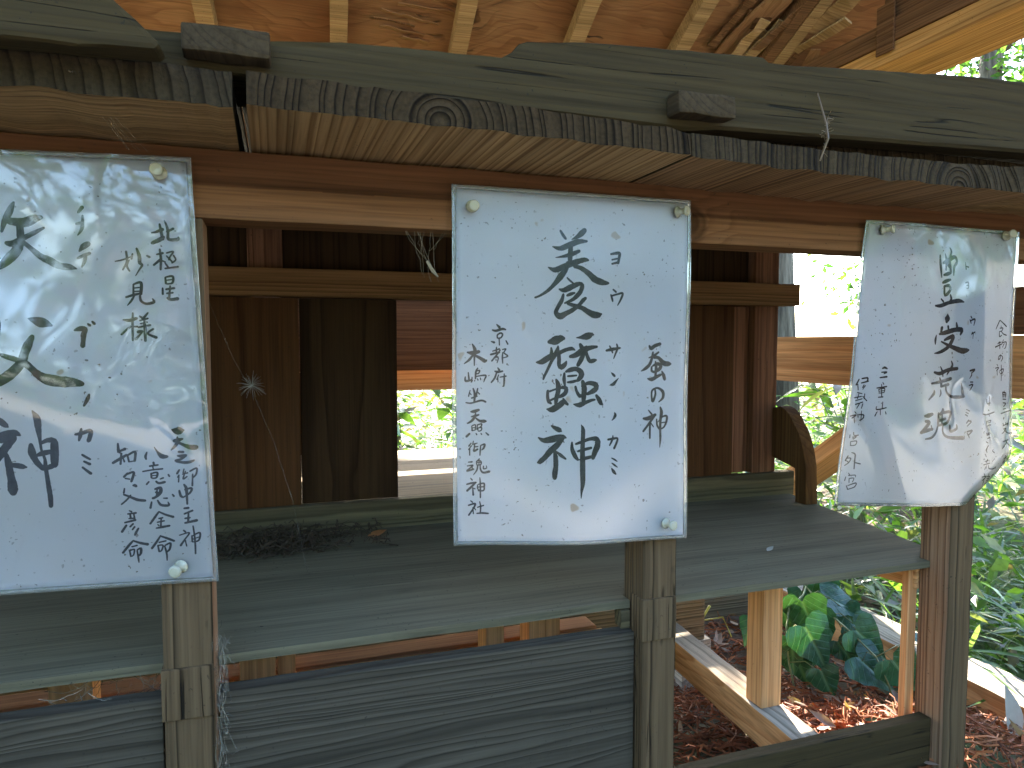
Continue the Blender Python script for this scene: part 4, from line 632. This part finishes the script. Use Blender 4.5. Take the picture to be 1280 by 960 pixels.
def spline(pts, step):
    out = []
    n = len(pts)
    for k in range(n - 1):
        p0 = pts[max(k - 1, 0)]; p1 = pts[k]; p2 = pts[k + 1]; p3 = pts[min(k + 2, n - 1)]
        m = max(1, int((Vector(p2[:2]) - Vector(p1[:2])).length / step))
        for q in range(m):
            t = q / m; t2 = t * t; t3 = t2 * t
            out.append(tuple(.5 * (2 * b + (c - a) * t + (2 * a - 5 * b + 4 * c - d) * t2 + (3 * b - a - 3 * c + d) * t3) for a, b, c, d in zip(p0, p1, p2, p3)))
    out.append(pts[-1]); return out
def ink_bm(i, strokes, big):
    bm = bmesh.new()
    xlo = min(SHEETS[i]['c'][0][0], SHEETS[i]['c'][3][0]) + .004
    for si, pts in strokes:
        pts = spline(pts, .0012 if big else .0007)
        off = .00035 + si * 4e-6
        def P(x, z): return bm.verts.new(surf(i, max(x, xlo) if i == 1 else x, z, off))
        n = len(pts); D = []
        for k in range(n):
            d = Vector(pts[min(k + 1, n - 1)][:2]) - Vector(pts[max(k - 1, 0)][:2]); D.append(d.normalized() if d.length > 1e-9 else Vector((1, 0)))
        rows = []
        def row(x, z, w, d):
            nn = Vector((-d.y, d.x)) * w * .5; rows.append((P(x + nn.x, z + nn.y), P(x - nn.x, z - nn.y)))
        x, z, w = pts[0]; e = max(w, .0004) * .5
        for f, ww in ((.9, .35), (.55, .75)): row(x - D[0].x * e * f, z - D[0].y * e * f, w * ww, D[0])
        for k in range(n):
            x, z, w = pts[k]; j = 1 + .10 * noise.noise(Vector((x * 900, z * 900, si)))
            row(x, z, max(w, .0003) * j * (1.04 if big else 1.12), D[k])
        x, z, w = pts[-1]
        for f, ww in ((.55, .75), (.9, .35)): row(x + D[-1].x * w * .5 * f, z + D[-1].y * w * .5 * f, w * ww, D[-1])
        for r0, r1 in zip(rows, rows[1:]): bm.faces.new((r0[0], r0[1], r1[1], r1[0]))
    bmesh.ops.recalc_face_normals(bm, faces=bm.faces)
    for f in bm.faces:
        if f.normal.y > 0: f.normal_flip()
    return bm
def characters(key):
    """groups the brush strokes of one column into its characters"""
    S = []
    for si, st in enumerate(INK[key].split('|')):
        a = [int(q) for q in st.split()]; S.append((si, [(a[k] / 1e4, a[k + 1] / 1e4, a[k + 2] / 1e5) for k in range(0, len(a), 3)]))
    g_ = (.0040 if key == '1title' else .0022) if key.endswith('title') else .0011
    B = [(min(p[0] for p in s), max(p[0] for p in s), min(p[1] for p in s), max(p[1] for p in s)) for _, s in S]
    par = list(range(len(S)))
    def find(q):
        while par[q] != q: q = par[q]
        return q
    for m in range(len(S)):
        for n in range(m):
            A_, C_ = B[m], B[n]
            if A_[0] - g_ < C_[1] and C_[0] - g_ < A_[1] and A_[2] - g_ < C_[3] and C_[2] - g_ < A_[3]: par[find(m)] = find(n)
    G = {}
    for m in range(len(S)): G.setdefault(find(m), []).append(S[m])
    return list(G.values())
LBL = {1: 'leftmost laminated paper notice with very large brush characters, cut off by the frame edge',
       2: 'middle laminated paper notice hanging flat between two posts, large brush characters down its centre',
       3: 'rightmost laminated paper notice hanging skewed with a curled lower right corner'}
FILM = {1: film_mat('wrinkled film left', 1.3, 9, .0011, 30, .00012, False, .0005, .05, 1.05), 2: film_mat('smooth film middle', 4.1, 6, .0007, 22, .00008, False, .0003, .14, .75), 3: film_mat('creased film right', 8.2, 8, .0008, 26, .00014, False, .0007, .07, 1.1)}
M_rim = film_mat('film border', 2.2, 20, .002, 60, .0006, True)
for i in (1, 2, 3):
    c = SHEETS[i]['c']; b = quad(c, .5, 1)
    t = thing('paper_notice', LBL[i], 'notice', (b.x, -.004, b.y), 'handwritten notices pinned to the shrine'); WL[t.name] = Vector(t.location)
    obj('paper_sheet', sheet_bm(i, (.016, .0115), 0, thick=.0002), M_paper, t, True)
    for part, nm in (('title', 'title_character'), ('ruby', 'reading_character'), ('upper', 'side_character'), ('lower', 'side_character'), ('left', 'side_character'), ('right', 'side_character'), ('rubyr', 'reading_character')):
        if '%d%s' % (i, part) in INK:
            for ch in characters('%d%s' % (i, part)): obj(nm, ink_bm(i, ch, part == 'title'), M_ink, t, True)
    obj('film', sheet_bm(i, (.001, .001), .0011), FILM[i], t, True)
    obj('film_border', rim_bm(i, .0003), M_rim, t, True)
# push pins
def push_pin(x, z, i, label, tilt, mat=M_pin, s=1.0):
    p = surf(i, x, z, .0018)
    t = thing('push_pin', label, 'push pin', tuple(p), 'push pins holding the notices'); WL[t.name] = p
    d = Vector((tilt[0], -1, tilt[1])).normalized(); M = Matrix.Translation(p) @ d.to_track_quat('Z', 'Y').to_matrix().to_4x4() @ Matrix.Scale(s, 4)
    bm = bmesh.new(); lathe(bm, [(.0018, 0), (.0046, .0002), (.0050, .0010), (.0046, .0018), (.0030, .0024), (.0026, .0050), (.0028, .0080), (.0040, .0088), (.0045, .0098), (.0043, .0110), (.0030, .0114)], M); bmesh.ops.recalc_face_normals(bm, faces=bm.faces)
    obj('pin_head', bm, mat, t, True)
    bm = bmesh.new(); lathe(bm, [(.0005, -.008), (.0006, 0), (.0006, .006)], M, 8); bmesh.ops.recalc_face_normals(bm, faces=bm.faces); obj('needle', bm, M_steel, t, True)
push_pin(-.0689, .1139, 1, 'clear push pin at the upper right corner of the leftmost notice', (-.1, .05))
push_pin(-.0626, -.1600, 1, 'yellowed push pin at the lower right corner of the leftmost notice', (-.35, -.1))
push_pin(.1521, .1051, 2, 'clear push pin at the upper left corner of the middle notice', (-.1, -.1))
push_pin(.3365, .1114, 2, 'push pin with a brown stained head at the upper right corner of the middle notice', (.55, .0), M_pin)
push_pin(.3276, -.1610, 2, 'clear push pin at the lower right corner of the middle notice', (.2, .0))
push_pin(.5623, .1067, 3, 'tilted push pin at the upper left corner of the rightmost notice', (.6, .02))
push_pin(.7305, .1090, 3, 'yellowed push pin at the upper right corner of the rightmost notice', (-.3, .1))

# ---------------------------------------------------------------- small litter, silk, seed
def strand(bm, a, b, sag, r, n=8, jit=0.0):
    a, b = Vector(a), Vector(b); pts = []
    for k in range(n + 1):
        t = k / n; p = a.lerp(b, t); p.z -= sag * 4 * t * (1 - t); p += Vector((random.uniform(-1, 1), random.uniform(-1, 1), random.uniform(-1, 1))) * jit * (0 < k < n); pts.append(p)
    tube(bm, pts, r, 3, False)
bm = bmesh.new(); c0 = Vector((-.021, .322, -.052))
for k in range(46):
    d = Vector((random.gauss(0, 1), random.gauss(0, .5), random.gauss(0, 1))).normalized(); L_ = random.uniform(.010, .019)
    tube(bm, [c0 + d * .0005, c0 + d * L_ * .6 + Vector((0, 0, .001)), c0 + d * L_], [.00012, .0001, .00006], 3, False)
bmesh.ops.create_icosphere(bm, subdivisions=1, radius=.0012, matrix=Matrix.Translation(c0))
tag(obj('seed_fluff', bm, M_fluff), 'white tufted seed hanging on spider silk before the dark door boards', 'seed')
bm = bmesh.new()
pp = [(-.064, .31, .045), (-.040, .315, -.02), (-.022, .322, -.055), (.002, .30, -.115), (.020, .26, -.175), (.032, .20, -.2385)]
for a, b in zip(pp, pp[1:]): strand(bm, a, b, .001, .00014, 5, .0002)
for k in range(10):
    t = random.random(); q = random.randrange(5); p = Vector(pp[q]).lerp(Vector(pp[q + 1]), t); bmesh.ops.create_icosphere(bm, subdivisions=1, radius=random.uniform(.0004, .0009), matrix=Matrix.Translation(p))
tag(obj('spider_thread', bm, M_web), 'long slanting spider thread from the crossbar down to the shelf', 'cobweb')
bm = bmesh.new()
for k in range(5): strand(bm, (-.10 + random.uniform(-.004, .004), -.088, .150), (-.085 + random.uniform(-.01, .01), -.006, .128), .001, .00012, 4)
tag(obj('spider_thread', bm, M_web), 'fine spider thread hanging from the left eave board to a notice', 'cobweb')
bm = bmesh.new()
for k in range(75):
    a = Vector((random.uniform(-.150, -.082), random.uniform(.022, .10), random.uniform(-.275, -.252))); b = a + Vector((random.gauss(0, .018), random.gauss(0, .012), random.gauss(0, .012)))
    strand(bm, a, b, random.uniform(0, .004), random.choice((.00012, .0002, .0003)), 6, .0012)
tag(obj('cobweb_tangle', bm, M_web), 'pale cobweb tangle in the gap under the shelf, left of the leftmost post', 'cobweb')
bm = bmesh.new()
for k in range(170):
    a = Vector((random.uniform(-.044, -.036), random.uniform(-.002, .014), random.uniform(-.335, -.215))); b = a + Vector((random.gauss(0, .004), random.gauss(0, .004), random.gauss(-.006, .014)))
    strand(bm, a, b, random.uniform(-.003, .004), .00011, 5, .0012)
tag(obj('cobweb_tangle', bm, M_web), 'fuzzy cobweb clinging to the right edge of the leftmost post', 'cobweb')
bm = bmesh.new()
for k in range(60):
    a = Vector((.347 + random.uniform(-.004, .004), -.002, random.uniform(-.06, .03))); 
    if k < 12: strand(bm, (random.uniform(.10, .134), -.002, .084), (random.uniform(.112, .130), random.uniform(0, .02), random.uniform(.045, .075)), .002, .0001, 5, .001)
tube(bm, [(.117, .0, .062), (.122, .0, .054), (.126, .0, .050)], [.0010, .0015, .0006], 6)
tag(obj('hanging_husk', bm, plain('tan husk', (.22, .17, .10), .6)), 'tiny pale husk hanging in spider silk beside the middle notice', 'husk')
bm = bmesh.new()
for k in range(620):
    x = random.gauss(.005, .055); x = min(.13, max(-.075, x)); y = random.uniform(.265, .348); z = -.2385 + random.random() ** 2 * .020 * (1 - abs(x) * 4)
    a = Vector((x, y, z)); d = Vector((random.gauss(0, 1), random.gauss(0, .8), random.gauss(0, .35))) * random.uniform(.006, .016)
    q = a + d; q.z = max(q.z, -.2385); q.y = min(q.y, .350); m_ = (a + q) / 2 + Vector((0, 0, random.uniform(0, .006)))
    tube(bm, [a, m_, q], random.uniform(.0003, .0009), 3, False)
tag(obj('dry_moss_heap', bm, M_debris), 'dark heap of dry moss and twigs lying at the back of the shelf', 'moss')
def leaf_shape(bm, M, L_, W_, curl=.2, fold=.25, n=6, mat=0, taper=1.0):
    """pointed leaf along local +y, folded on its midrib"""
    rows = []
    for k in range(n + 1):
        t = k / n; wd = W_ * .5 * (math.sin(math.pi * min(1, t * .97 + .03) ** .8)) ** taper; y = t * L_; z = -curl * L_ * t * t
        rows.append([bm.verts.new(M @ Vector((-wd, y, z + fold * wd))), bm.verts.new(M @ Vector((0, y, z))), bm.verts.new(M @ Vector((wd, y, z + fold * wd)))])
    for a, b in zip(rows, rows[1:]):
        for q in (0, 1): bm.faces.new((a[q], a[q + 1], b[q + 1], b[q])).material_index = mat
def frame(p, d, roll=0.0):
    d = Vector(d).normalized(); q = d.to_track_quat('Y', 'Z'); return Matrix.Translation(p) @ q.to_matrix().to_4x4() @ Matrix.Rotation(roll, 4, 'Y')
bm = bmesh.new(); leaf_shape(bm, frame((.108, .31, -.2375), (1, .2, .05), .3), .024, .012, -.2)
tag(obj('fallen_leaf', bm, leaf_mat('orange dry leaf', [(.30, .12, .04), (.26, .1, .035)], .1), smooth=True), 'small orange dry leaf on the shelf beside the moss heap', 'leaf')
bm = bmesh.new(); leaf_shape(bm, frame((.528, .105, -.2375), (.9, .3, .1), .2), .012, .006, -.2)
tag(obj('fallen_leaf', bm, M_pale, smooth=True), 'tiny white flake on the shelf near the right post', 'leaf')
bm = bmesh.new(); tube(bm, [(.425, -.072, .2005), (.4235, -.074, .198), (.4175, -.0905, .170), (.4165, -.094, .158), (.412, -.091, .141)], [.0004, .0006, .0009, .0011, .0006], 5)
for k in range(30):
    t = random.random(); p = Vector((.4215, -.088, .178)).lerp(Vector((.412, -.092, .142)), t); strand(bm, p, p + Vector((random.gauss(0, .003), random.gauss(-.001, .002), random.gauss(0, .003))), 0, .0003, 3, .0005)
tag(obj('caterpillar_silk', bm, leaf_mat('tan silk', [(.16, .10, .05), (.12, .075, .035)], .1)), 'tan silky strand stuck across the grey fascia and the eave edge', 'silk')

# bark shreds and dry leaves on the ground inside the fence beam
def on_ground(x, y): return gh(x, y)
bm = bmesh.new()
for k in range(6500):
    x = random.uniform(.36, .96); y = random.uniform(-.12, .60)
    if random.random() > .25 + .75 * math.exp(-(((x - .68) / .2) ** 2 + ((y - .12) / .2) ** 2)): continue
    L_ = random.uniform(.02, .07); a = random.uniform(0, 6.28); h0 = on_ground(x, y) + random.uniform(.001, .016); pts = []
    for q in range(5):
        t = q / 4 - .5; a += random.gauss(0, .22); px, py = x + math.cos(a) * L_ * t, y + math.sin(a) * L_ * t
        pts.append((px, py, max(on_ground(px, py) + .001, h0 + random.gauss(0, .003))))
    tube(bm, pts, random.choice((.0005, .0009, .0016)), 3, False)
tag(obj('bark_shreds', bm, M_fibre), kind='stuff', label='reddish cedar bark shreds covering the soil beside the shrine', cat='bark litter')
bm = bmesh.new()
for k in range(300):
    x = random.uniform(.36, .96); y = random.uniform(-.15, .61)
    if .505 < x < .575 and y < .38: continue
    L_ = random.uniform(.014, .036); a = random.uniform(0, 6.28)
    leaf_shape(bm, frame((x, y, on_ground(x, y) + random.uniform(.004, .022)), (math.cos(a), math.sin(a), random.gauss(0, .35)), random.gauss(0, .5)), L_, L_ * random.uniform(.25, .5), random.uniform(-.6, .6), random.uniform(-.3, .6), 4)
tag(obj('leaf_litter', bm, M_dry, smooth=True), kind='stuff', label='brown dry leaves scattered over the soil beside the shrine', cat='leaf litter')
for (x, y, z, d, L_, lab) in ((.905, .085, -.520, (.05, .12, 1), .070, 'pale dry leaf standing upright on the soil right of the right post'), (.80, .16, -.515, (.5, -.1, .12), .045, 'pale dry leaf lying beside the ivy'), (.70, .30, -.53, (.1, .3, .9), .06, 'large pale dry leaf leaning behind the orange strut')):
    bm = bmesh.new(); leaf_shape(bm, frame((x, y, z), d, .5 if L_ > .06 else .2), L_, L_ * .52, .12, .25, 9)
    tag(obj('fallen_leaf', bm, M_pale, smooth=True), lab, 'leaf')

# ---------------------------------------------------------------- ivy
IV = thing('ivy_vine', 'ivy with broad glossy lobed leaves climbing over the sill beam behind the shelf', 'ivy', (.87, .40, GZ + .01)); WL[IV.name] = Vector(IV.location)
OUT = [(0, 0), (.10, -.10), (.27, -.16), (.42, -.10), (.50, .05), (.44, .17), (.40, .27), (.38, .36), (.27, .50), (.17, .66), (.08, .85), (0, 1.0)]
def ivy_leaf(p, d, nrm, size, wd=1.0):
    d = Vector(d).normalized(); nrm = Vector(nrm); x = d.cross(nrm).normalized(); nn = x.cross(d)
    bm = bmesh.new(); rings = []
    for f in (0.0, .35, .7, 1.0):
        rg = []
        for sx in (1, -1):
            o_ = OUT if sx == 1 else OUT[::-1][1:-1]
            for (a, b) in o_:
                xx = a * sx * f * wd; yy = .18 + (b - .18) * f
                zz = .22 * abs(xx) - .25 * yy * yy * .6 - .35 * xx * xx + .03 * math.sin(yy * 14 + sx) * f
                rg.append(Vector((xx * size, yy * size, zz * size)))
        rings.append(rg)
    R_ = [[bm.verts.new(q) for q in rg] for rg in rings[1:]]; c0 = bm.verts.new(rings[0][0])
    n_ = len(R_[0])
    for k in range(n_): bm.faces.new((c0, R_[0][k], R_[0][(k + 1) % n_]))
    for a, b in zip(R_, R_[1:]):
        for k in range(n_): bm.faces.new((a[k], b[k], b[(k + 1) % n_], a[(k + 1) % n_]))
    bmesh.ops.recalc_face_normals(bm, faces=bm.faces)
    M = Matrix(((x.x, d.x, nn.x, 0), (x.y, d.y, nn.y, 0), (x.z, d.z, nn.z, 0), (0, 0, 0, 1))); M.translation = Vector(p)
    o = obj_m('leaf', bm, M, M_ivy, IV)
    for q in o.data.polygons: q.use_smooth = True
    return o
tocam = (-.65, -.7, .35)
LV = [  # base point, direction of the tip, facing, size
 ((.800, .405, -.435), (.2, -.3, -1), tocam, .060), ((.815, .372, -.425), (.35, -.2, -1), (-.8, -.5, .4), .082), ((.765, .335, -.470), (-.1, -.2, -1), tocam, .055),
 ((.770, .315, -.440), (.45, -.3, -.9), (-.4, -.6, .8), .088), ((.905, .475, -.455), (-.4, -.2, -.8), tocam, .055), ((.850, .385, -.455), (.15, -.3, -1), (-.9, -.4, .2), .080),
 ((.905, .420, -.445), (.85, -.75, -.35), (-.25, -.45, 1), .085), ((.845, .290, -.445), (.75, -.35, -.75), (-.6, -.6, .6), .075), ((.835, .275, -.480), (.6, -.5, -.6), (-.4, -.6, .8), .080),
 ((.860, .235, -.470), (.75, -.15, -.9), (-.6, -.75, .4), .078), ((.850, .330, -.480), (.3, -.5, -.7), tocam, .050), ((.925, .455, -.425), (.35, -.5, -.9), (-.7, -.5, .5), .070),
 ((.955, .275, -.4755), (.9, -.25, -.25), (-.2, -.4, 1), .052), ((.790, .30, -.505), (.3, -.3, -.9), tocam, .055), ((.740, .40, -.46), (-.5, -.2, -.8), tocam, .045), ((.90, .36, -.50), (.2, -.5, -.8), tocam, .05), ((.83, .36, -.47), (-.3, -.3, -1), (-.7, -.6, .3), .06), ((.88, .33, -.455), (.5, -.5, -.6), (-.5, -.7, .5), .062), ((.785, .355, -.50), (.2, -.4, -.8), tocam, .06), ((.93, .40, -.46), (.1, -.6, -.8), (-.7, -.6, .4), .055), ((.80, .33, -.455), (-.3, -.2, -1), tocam, .05)]
nodes = [(.94, .50, -.44), (.90, .46, -.44), (.86, .42, -.44), (.83, .38, -.445), (.80, .37, -.45), (.78, .36, -.48), (.80, .34, -.52), (.84, .30, -.50), (.86, .26, -.49), (.845, .40, -GZ * -1 + .01)]
bm = bmesh.new(); tube(bm, [(.93, .52, -.52), (.935, .50, -.455), (.90, .46, -.440), (.85, .41, -.432), (.80, .385, -.440), (.765, .35, -.462), (.755, .33, -.50), (.76, .32, -.545)], .0016, 6)
tube(bm, [(.90, .46, -.440), (.87, .37, -.452), (.845, .30, -.452), (.845, .25, -.47), (.85, .23, -.505), (.86, .22, -.55)], .0014, 6)
spine = [Vector(v) for v in ((.935, .50, -.455), (.90, .46, -.440), (.87, .415, -.435), (.85, .41, -.432), (.80, .385, -.440), (.765, .35, -.462), (.755, .33, -.50), (.87, .37, -.452), (.845, .30, -.452), (.845, .25, -.47))]
for p, d, n_, s_ in LV:
    p = Vector(p); near = min(spine, key=lambda q: (q - p).length); mid = (near + p) / 2 + Vector((0, 0, .008)); tube(bm, [near, mid, p + Vector(d).normalized() * s_ * .1], .0008, 5)
obj('stem', bm, M_stem, IV, True)
for p, d, n_, s_ in LV: ivy_leaf(p, d, n_, s_ * .95)
bm = bmesh.new(); tube(bm, [(.665, .44, GZ), (.668, .43, -.50), (.655, .42, -.455), (.668, .415, -.43)], .0022, 6); tube(bm, [(.655, .42, -.455), (.69, .41, -.45), (.70, .40, -.48)], .0012, 5)
tag(obj('yellow_shoot', bm, plain('yellow shoot', (.38, .33, .06), .5), smooth=True), 'thin yellow green shoot rising from the litter left of the orange strut', 'shoot')

# ---------------------------------------------------------------- undergrowth
def blocked(x, y): return (x < 1.07 and -.7 < y < .70) or (x < .8 and y < 1.0) or (x < 2.2 and y < -.3)
bm = bmesh.new(); cnt = 0
while cnt < 15000:
    r_ = 1.0 * (7.5 / 1.0) ** random.random(); a = random.uniform(-.35, 1.38)
    x, y = r_ * math.sin(a), -.55 + r_ * math.cos(a)
    if blocked(x, y): continue
    cnt += 1; s_ = random.uniform(.5, 1.0) * (.038 + .012 * r_); z = gh(x, y) + random.random() ** 1.5 * (.10 + .05 * min(r_, 4))
    th = random.uniform(0, 6.28); leaf_shape(bm, frame((x, y, z), (math.cos(th), math.sin(th), random.gauss(.15, .45)), random.gauss(0, .6)), s_, s_ * random.uniform(.22, .5), random.uniform(-.1, .5), random.uniform(0, .3), 2)
tag(obj('undergrowth', bm, M_under, smooth=True), kind='stuff', label='sunlit mixed green undergrowth covering the ground beyond the shelter', cat='undergrowth')
bm = bmesh.new(); cnt = 0
while cnt < 4200:
    r_ = 1.05 * (4.5 / 1.05) ** random.random(); a = random.uniform(-.3, 1.38); x, y = r_ * math.sin(a), -.55 + r_ * math.cos(a)
    if blocked(x, y): continue
    cnt += 1; th = random.uniform(0, 6.28); L_ = random.uniform(.08, .24)
    leaf_shape(bm, frame((x, y, gh(x, y)), (math.cos(th), math.sin(th), random.uniform(.5, 2.2)), random.gauss(0, .4)), L_, random.uniform(.004, .010), random.uniform(.2, .8), .3, 4, 0, .5)
tag(obj('grass', bm, M_blade, smooth=True), kind='stuff', label='long sunlit grass blades growing among the undergrowth', cat='grass')
def plant(x, y, h, n, L_, W_, label, cat='plant', mat=M_under, name='leafy_plant', group=None, lift=.2):
    z0 = gh(x, y); t = thing(name, label, cat, (x, y, z0), group); WL[t.name] = Vector(t.location)
    bs = bmesh.new(); bl = bmesh.new()
    for k in range(max(3, n // 12)):
        a = random.uniform(0, 6.28); tip = Vector((x + math.cos(a) * h * .55 * random.random(), y + math.sin(a) * h * .55 * random.random(), z0 + h * random.uniform(.6, 1)))
        base = Vector((x + random.gauss(0, .01), y + random.gauss(0, .01), z0)); mid = (base + tip) / 2 + Vector((0, 0, h * .12)); tube(bs, [base, mid, tip], [.003, .0022, .001], 4, False)
        for q in range(12):
            tt = .25 + .75 * q / 11; p = base.lerp(mid, tt * 2) if tt < .5 else mid.lerp(tip, tt * 2 - 1)
            th = random.uniform(0, 6.28); l = L_ * random.uniform(.6, 1.1)
            leaf_shape(bl, frame(p, (math.cos(th), math.sin(th), random.gauss(lift, .35)), random.gauss(0, .4)), l, W_ * random.uniform(.7, 1.1), random.uniform(.1, .5), .2, 4)
    obj('stems', bs, M_stem, t, True); obj('leaves', bl, mat, t, True); return t
plant(1.62, 1.05, .50, 90, .15, .026, 'bamboo grass with long narrow bright leaves beside the dark inner post', 'bamboo grass', M_under, 'bamboo_grass')
plant(1.95, 1.15, .46, 90, .12, .04, 'broad leaved plant behind the rail left of the rightmost notice', 'plant')
plant(.75, 2.0, .55, 100, .11, .05, 'broad pale green plant seen through the open doorway', 'plant')
plant(.42, 1.9, .50, 80, .10, .035, 'narrow leaved plant at the left edge of the open doorway', 'plant')
plant(1.42, .30, .22, 40, .07, .035, 'low leafy weed just beyond the grey sill beam', 'weed')
plant(1.55, .05, .34, 60, .26, .012, 'tuft of long arching grass right of the rightmost post', 'grass tuft', M_blade, 'grass_tuft', None, 1.0)
plant(2.1, .55, .40, 80, .10, .04, 'leafy weed clump at the right edge below the notice', 'weed')

# ---------------------------------------------------------------- trees
def tree(x, y, h, r, crown_c, crown_r, n, leaf, label, name='tree', keep=None, lean=(0, 0), seed=0, squash=.8):
    random.seed(seed); z0 = GZ - .05; t = thing(name, label, 'tree', (x, y, z0)); WL[t.name] = Vector(t.location)
    bt = bmesh.new(); pts = []; rr = []
    for k in range(9):
        q = k / 8; pts.append((x + lean[0] * q + .04 * noise.noise(Vector((q * 4, seed, 0))), y + lean[1] * q + .04 * noise.noise(Vector((q * 4, seed, 7))), z0 + h * q)); rr.append(r * (1.25 if k == 0 else 1) * (1 - .75 * q))
    tube(bt, pts, rr, 16); cc = Vector(crown_c); clumps = []
    for k in range(26):
        d = Vector((random.gauss(0, 1), random.gauss(0, 1), random.gauss(0, 1))).normalized() * random.random() ** .4
        clumps.append((cc + Vector((d.x * crown_r, d.y * crown_r, d.z * crown_r * squash)), crown_r * random.uniform(.16, .34)))
    for c_, s_ in clumps[:14]:
        a = Vector(pts[random.randrange(4, 9)]); m_ = a.lerp(c_, .5) + Vector((0, 0, .1)); tube(bt, [a, m_, c_], [r * .28, r * .18, r * .05], 6, False)
    obj('trunk', bt, M_bark, t, True)
    bl = bmesh.new()
    for k in range(n):
        c_, s_ = random.choice(clumps); p = c_ + Vector((random.gauss(0, 1), random.gauss(0, 1), random.gauss(0, .8))) * s_
        if keep and not keep(p): continue
        th = random.uniform(0, 6.28); l = leaf * random.uniform(.6, 1.2)
        leaf_shape(bl, frame(p, (math.cos(th), math.sin(th), random.gauss(-.2, .5)), random.gauss(0, .7)), l, l * random.uniform(.35, .55), .2, .2, 2)
    obj('crown', bl, M_crown, t, True); return t
TX, TY = 6.5, 4.5
LIT = [(1.05, .1, -.5, .03), (1.05, .34, -.5, .03), (1.05, .54, -.5, .03), (.70, .05, -.47, .10), (.535, .06, -.418, .05), (.70, .10, -.50, .07), (1.05, .2, -.5, .03), (.905, .05, -.54, .06), (1.0, .0, -.5, .05), (.3, .75, -.21, .1), (.54, .15, -.418, .04)]  # points meant to catch sun through gaps left in the crown
def gap(p):
    for x, y, z, r_ in LIT:
        q = p - Vector((x, y, z)); t = q.dot(SD)
        if (q - SD * t).length < r_ + .045: return False
    return True
tree(2.62, 2.75, 4.2, .165, (2.35, 3.9, 1.85), 1.25, 6800, .13, 'tall grey barked tree standing beyond the side rail, left of the rightmost notice', keep=gap, seed=3)  # hidden crown added to shade the shrine, gapped for sun patches
tree(TX, TY, 6.5, .15, (TX + .5, TY + .2, 2.9), 1.25, 2100, .12, 'thick trunked tree in the upper right corner beyond the verge beam', seed=4)
tree(6.1, 5.2, 2.0, .04, (6.0, 5.0, .55), .75, 700, .11, 'thin sapling with sparse leaves beyond the side rail', 'sapling', seed=5)
tree(3.9, 2.62, 1.1, .02, (3.9, 2.55, .17), .26, 240, .09, 'small shrub with dark green leaves peeping over the side rail', 'shrub', seed=6)

# ---------------------------------------------------------------- unseen wood behind the camera, added to be reflected in the notice films
random.seed(21)
bw = bmesh.new(); clumps = []
for k in range(24):
    a = R(112 + 6.4 * k + random.uniform(-3, 3)); r_ = random.uniform(6.5, 11); x, y = r_ * math.sin(a), -.55 + r_ * math.cos(a); hh = random.uniform(2.6, 4.2)
    tube(bw, [(x, y, GZ - .1), (x + .1, y, GZ + hh * .5), (x, y + .1, GZ + hh)], [.17, .13, .04], 7)
    for q in range(16): clumps.append((Vector((x + random.gauss(0, 1.0), y + random.gauss(0, 1.0), GZ + .2 + (hh - .2) * random.random() ** 1.4)), random.uniform(.35, .8)))
for f in bw.faces: f.material_index = 1
def glare_gap(p):  # leaves left out here so sky glare reflects in the left notice
    d = p - CAM; rr = math.hypot(d.x, d.y); az = math.degrees(math.atan2(d.x, -d.y)); el = math.degrees(math.atan2(d.z, rr))
    return -30 < az < -3 and 1.5 < el < 12 and noise.noise(p * 1.0) > -.02
for k in range(15000):
    c_, s_ = random.choice(clumps); p = c_ + Vector((random.gauss(0, 1), random.gauss(0, 1), random.gauss(0, .8))) * s_; th = random.uniform(0, 6.28); l = random.uniform(.22, .42)
    if glare_gap(p): continue
    leaf_shape(bw, frame(p, (math.cos(th), math.sin(th), random.gauss(-.2, .5)), random.gauss(0, .7)), l, l * .55, .2, .2, 2)
tag(obj('woodland', bw, [M_crown, M_bark], None), kind='stuff', label='unseen woodland edge in front of the shrine, added to be reflected in the notices', cat='woodland')
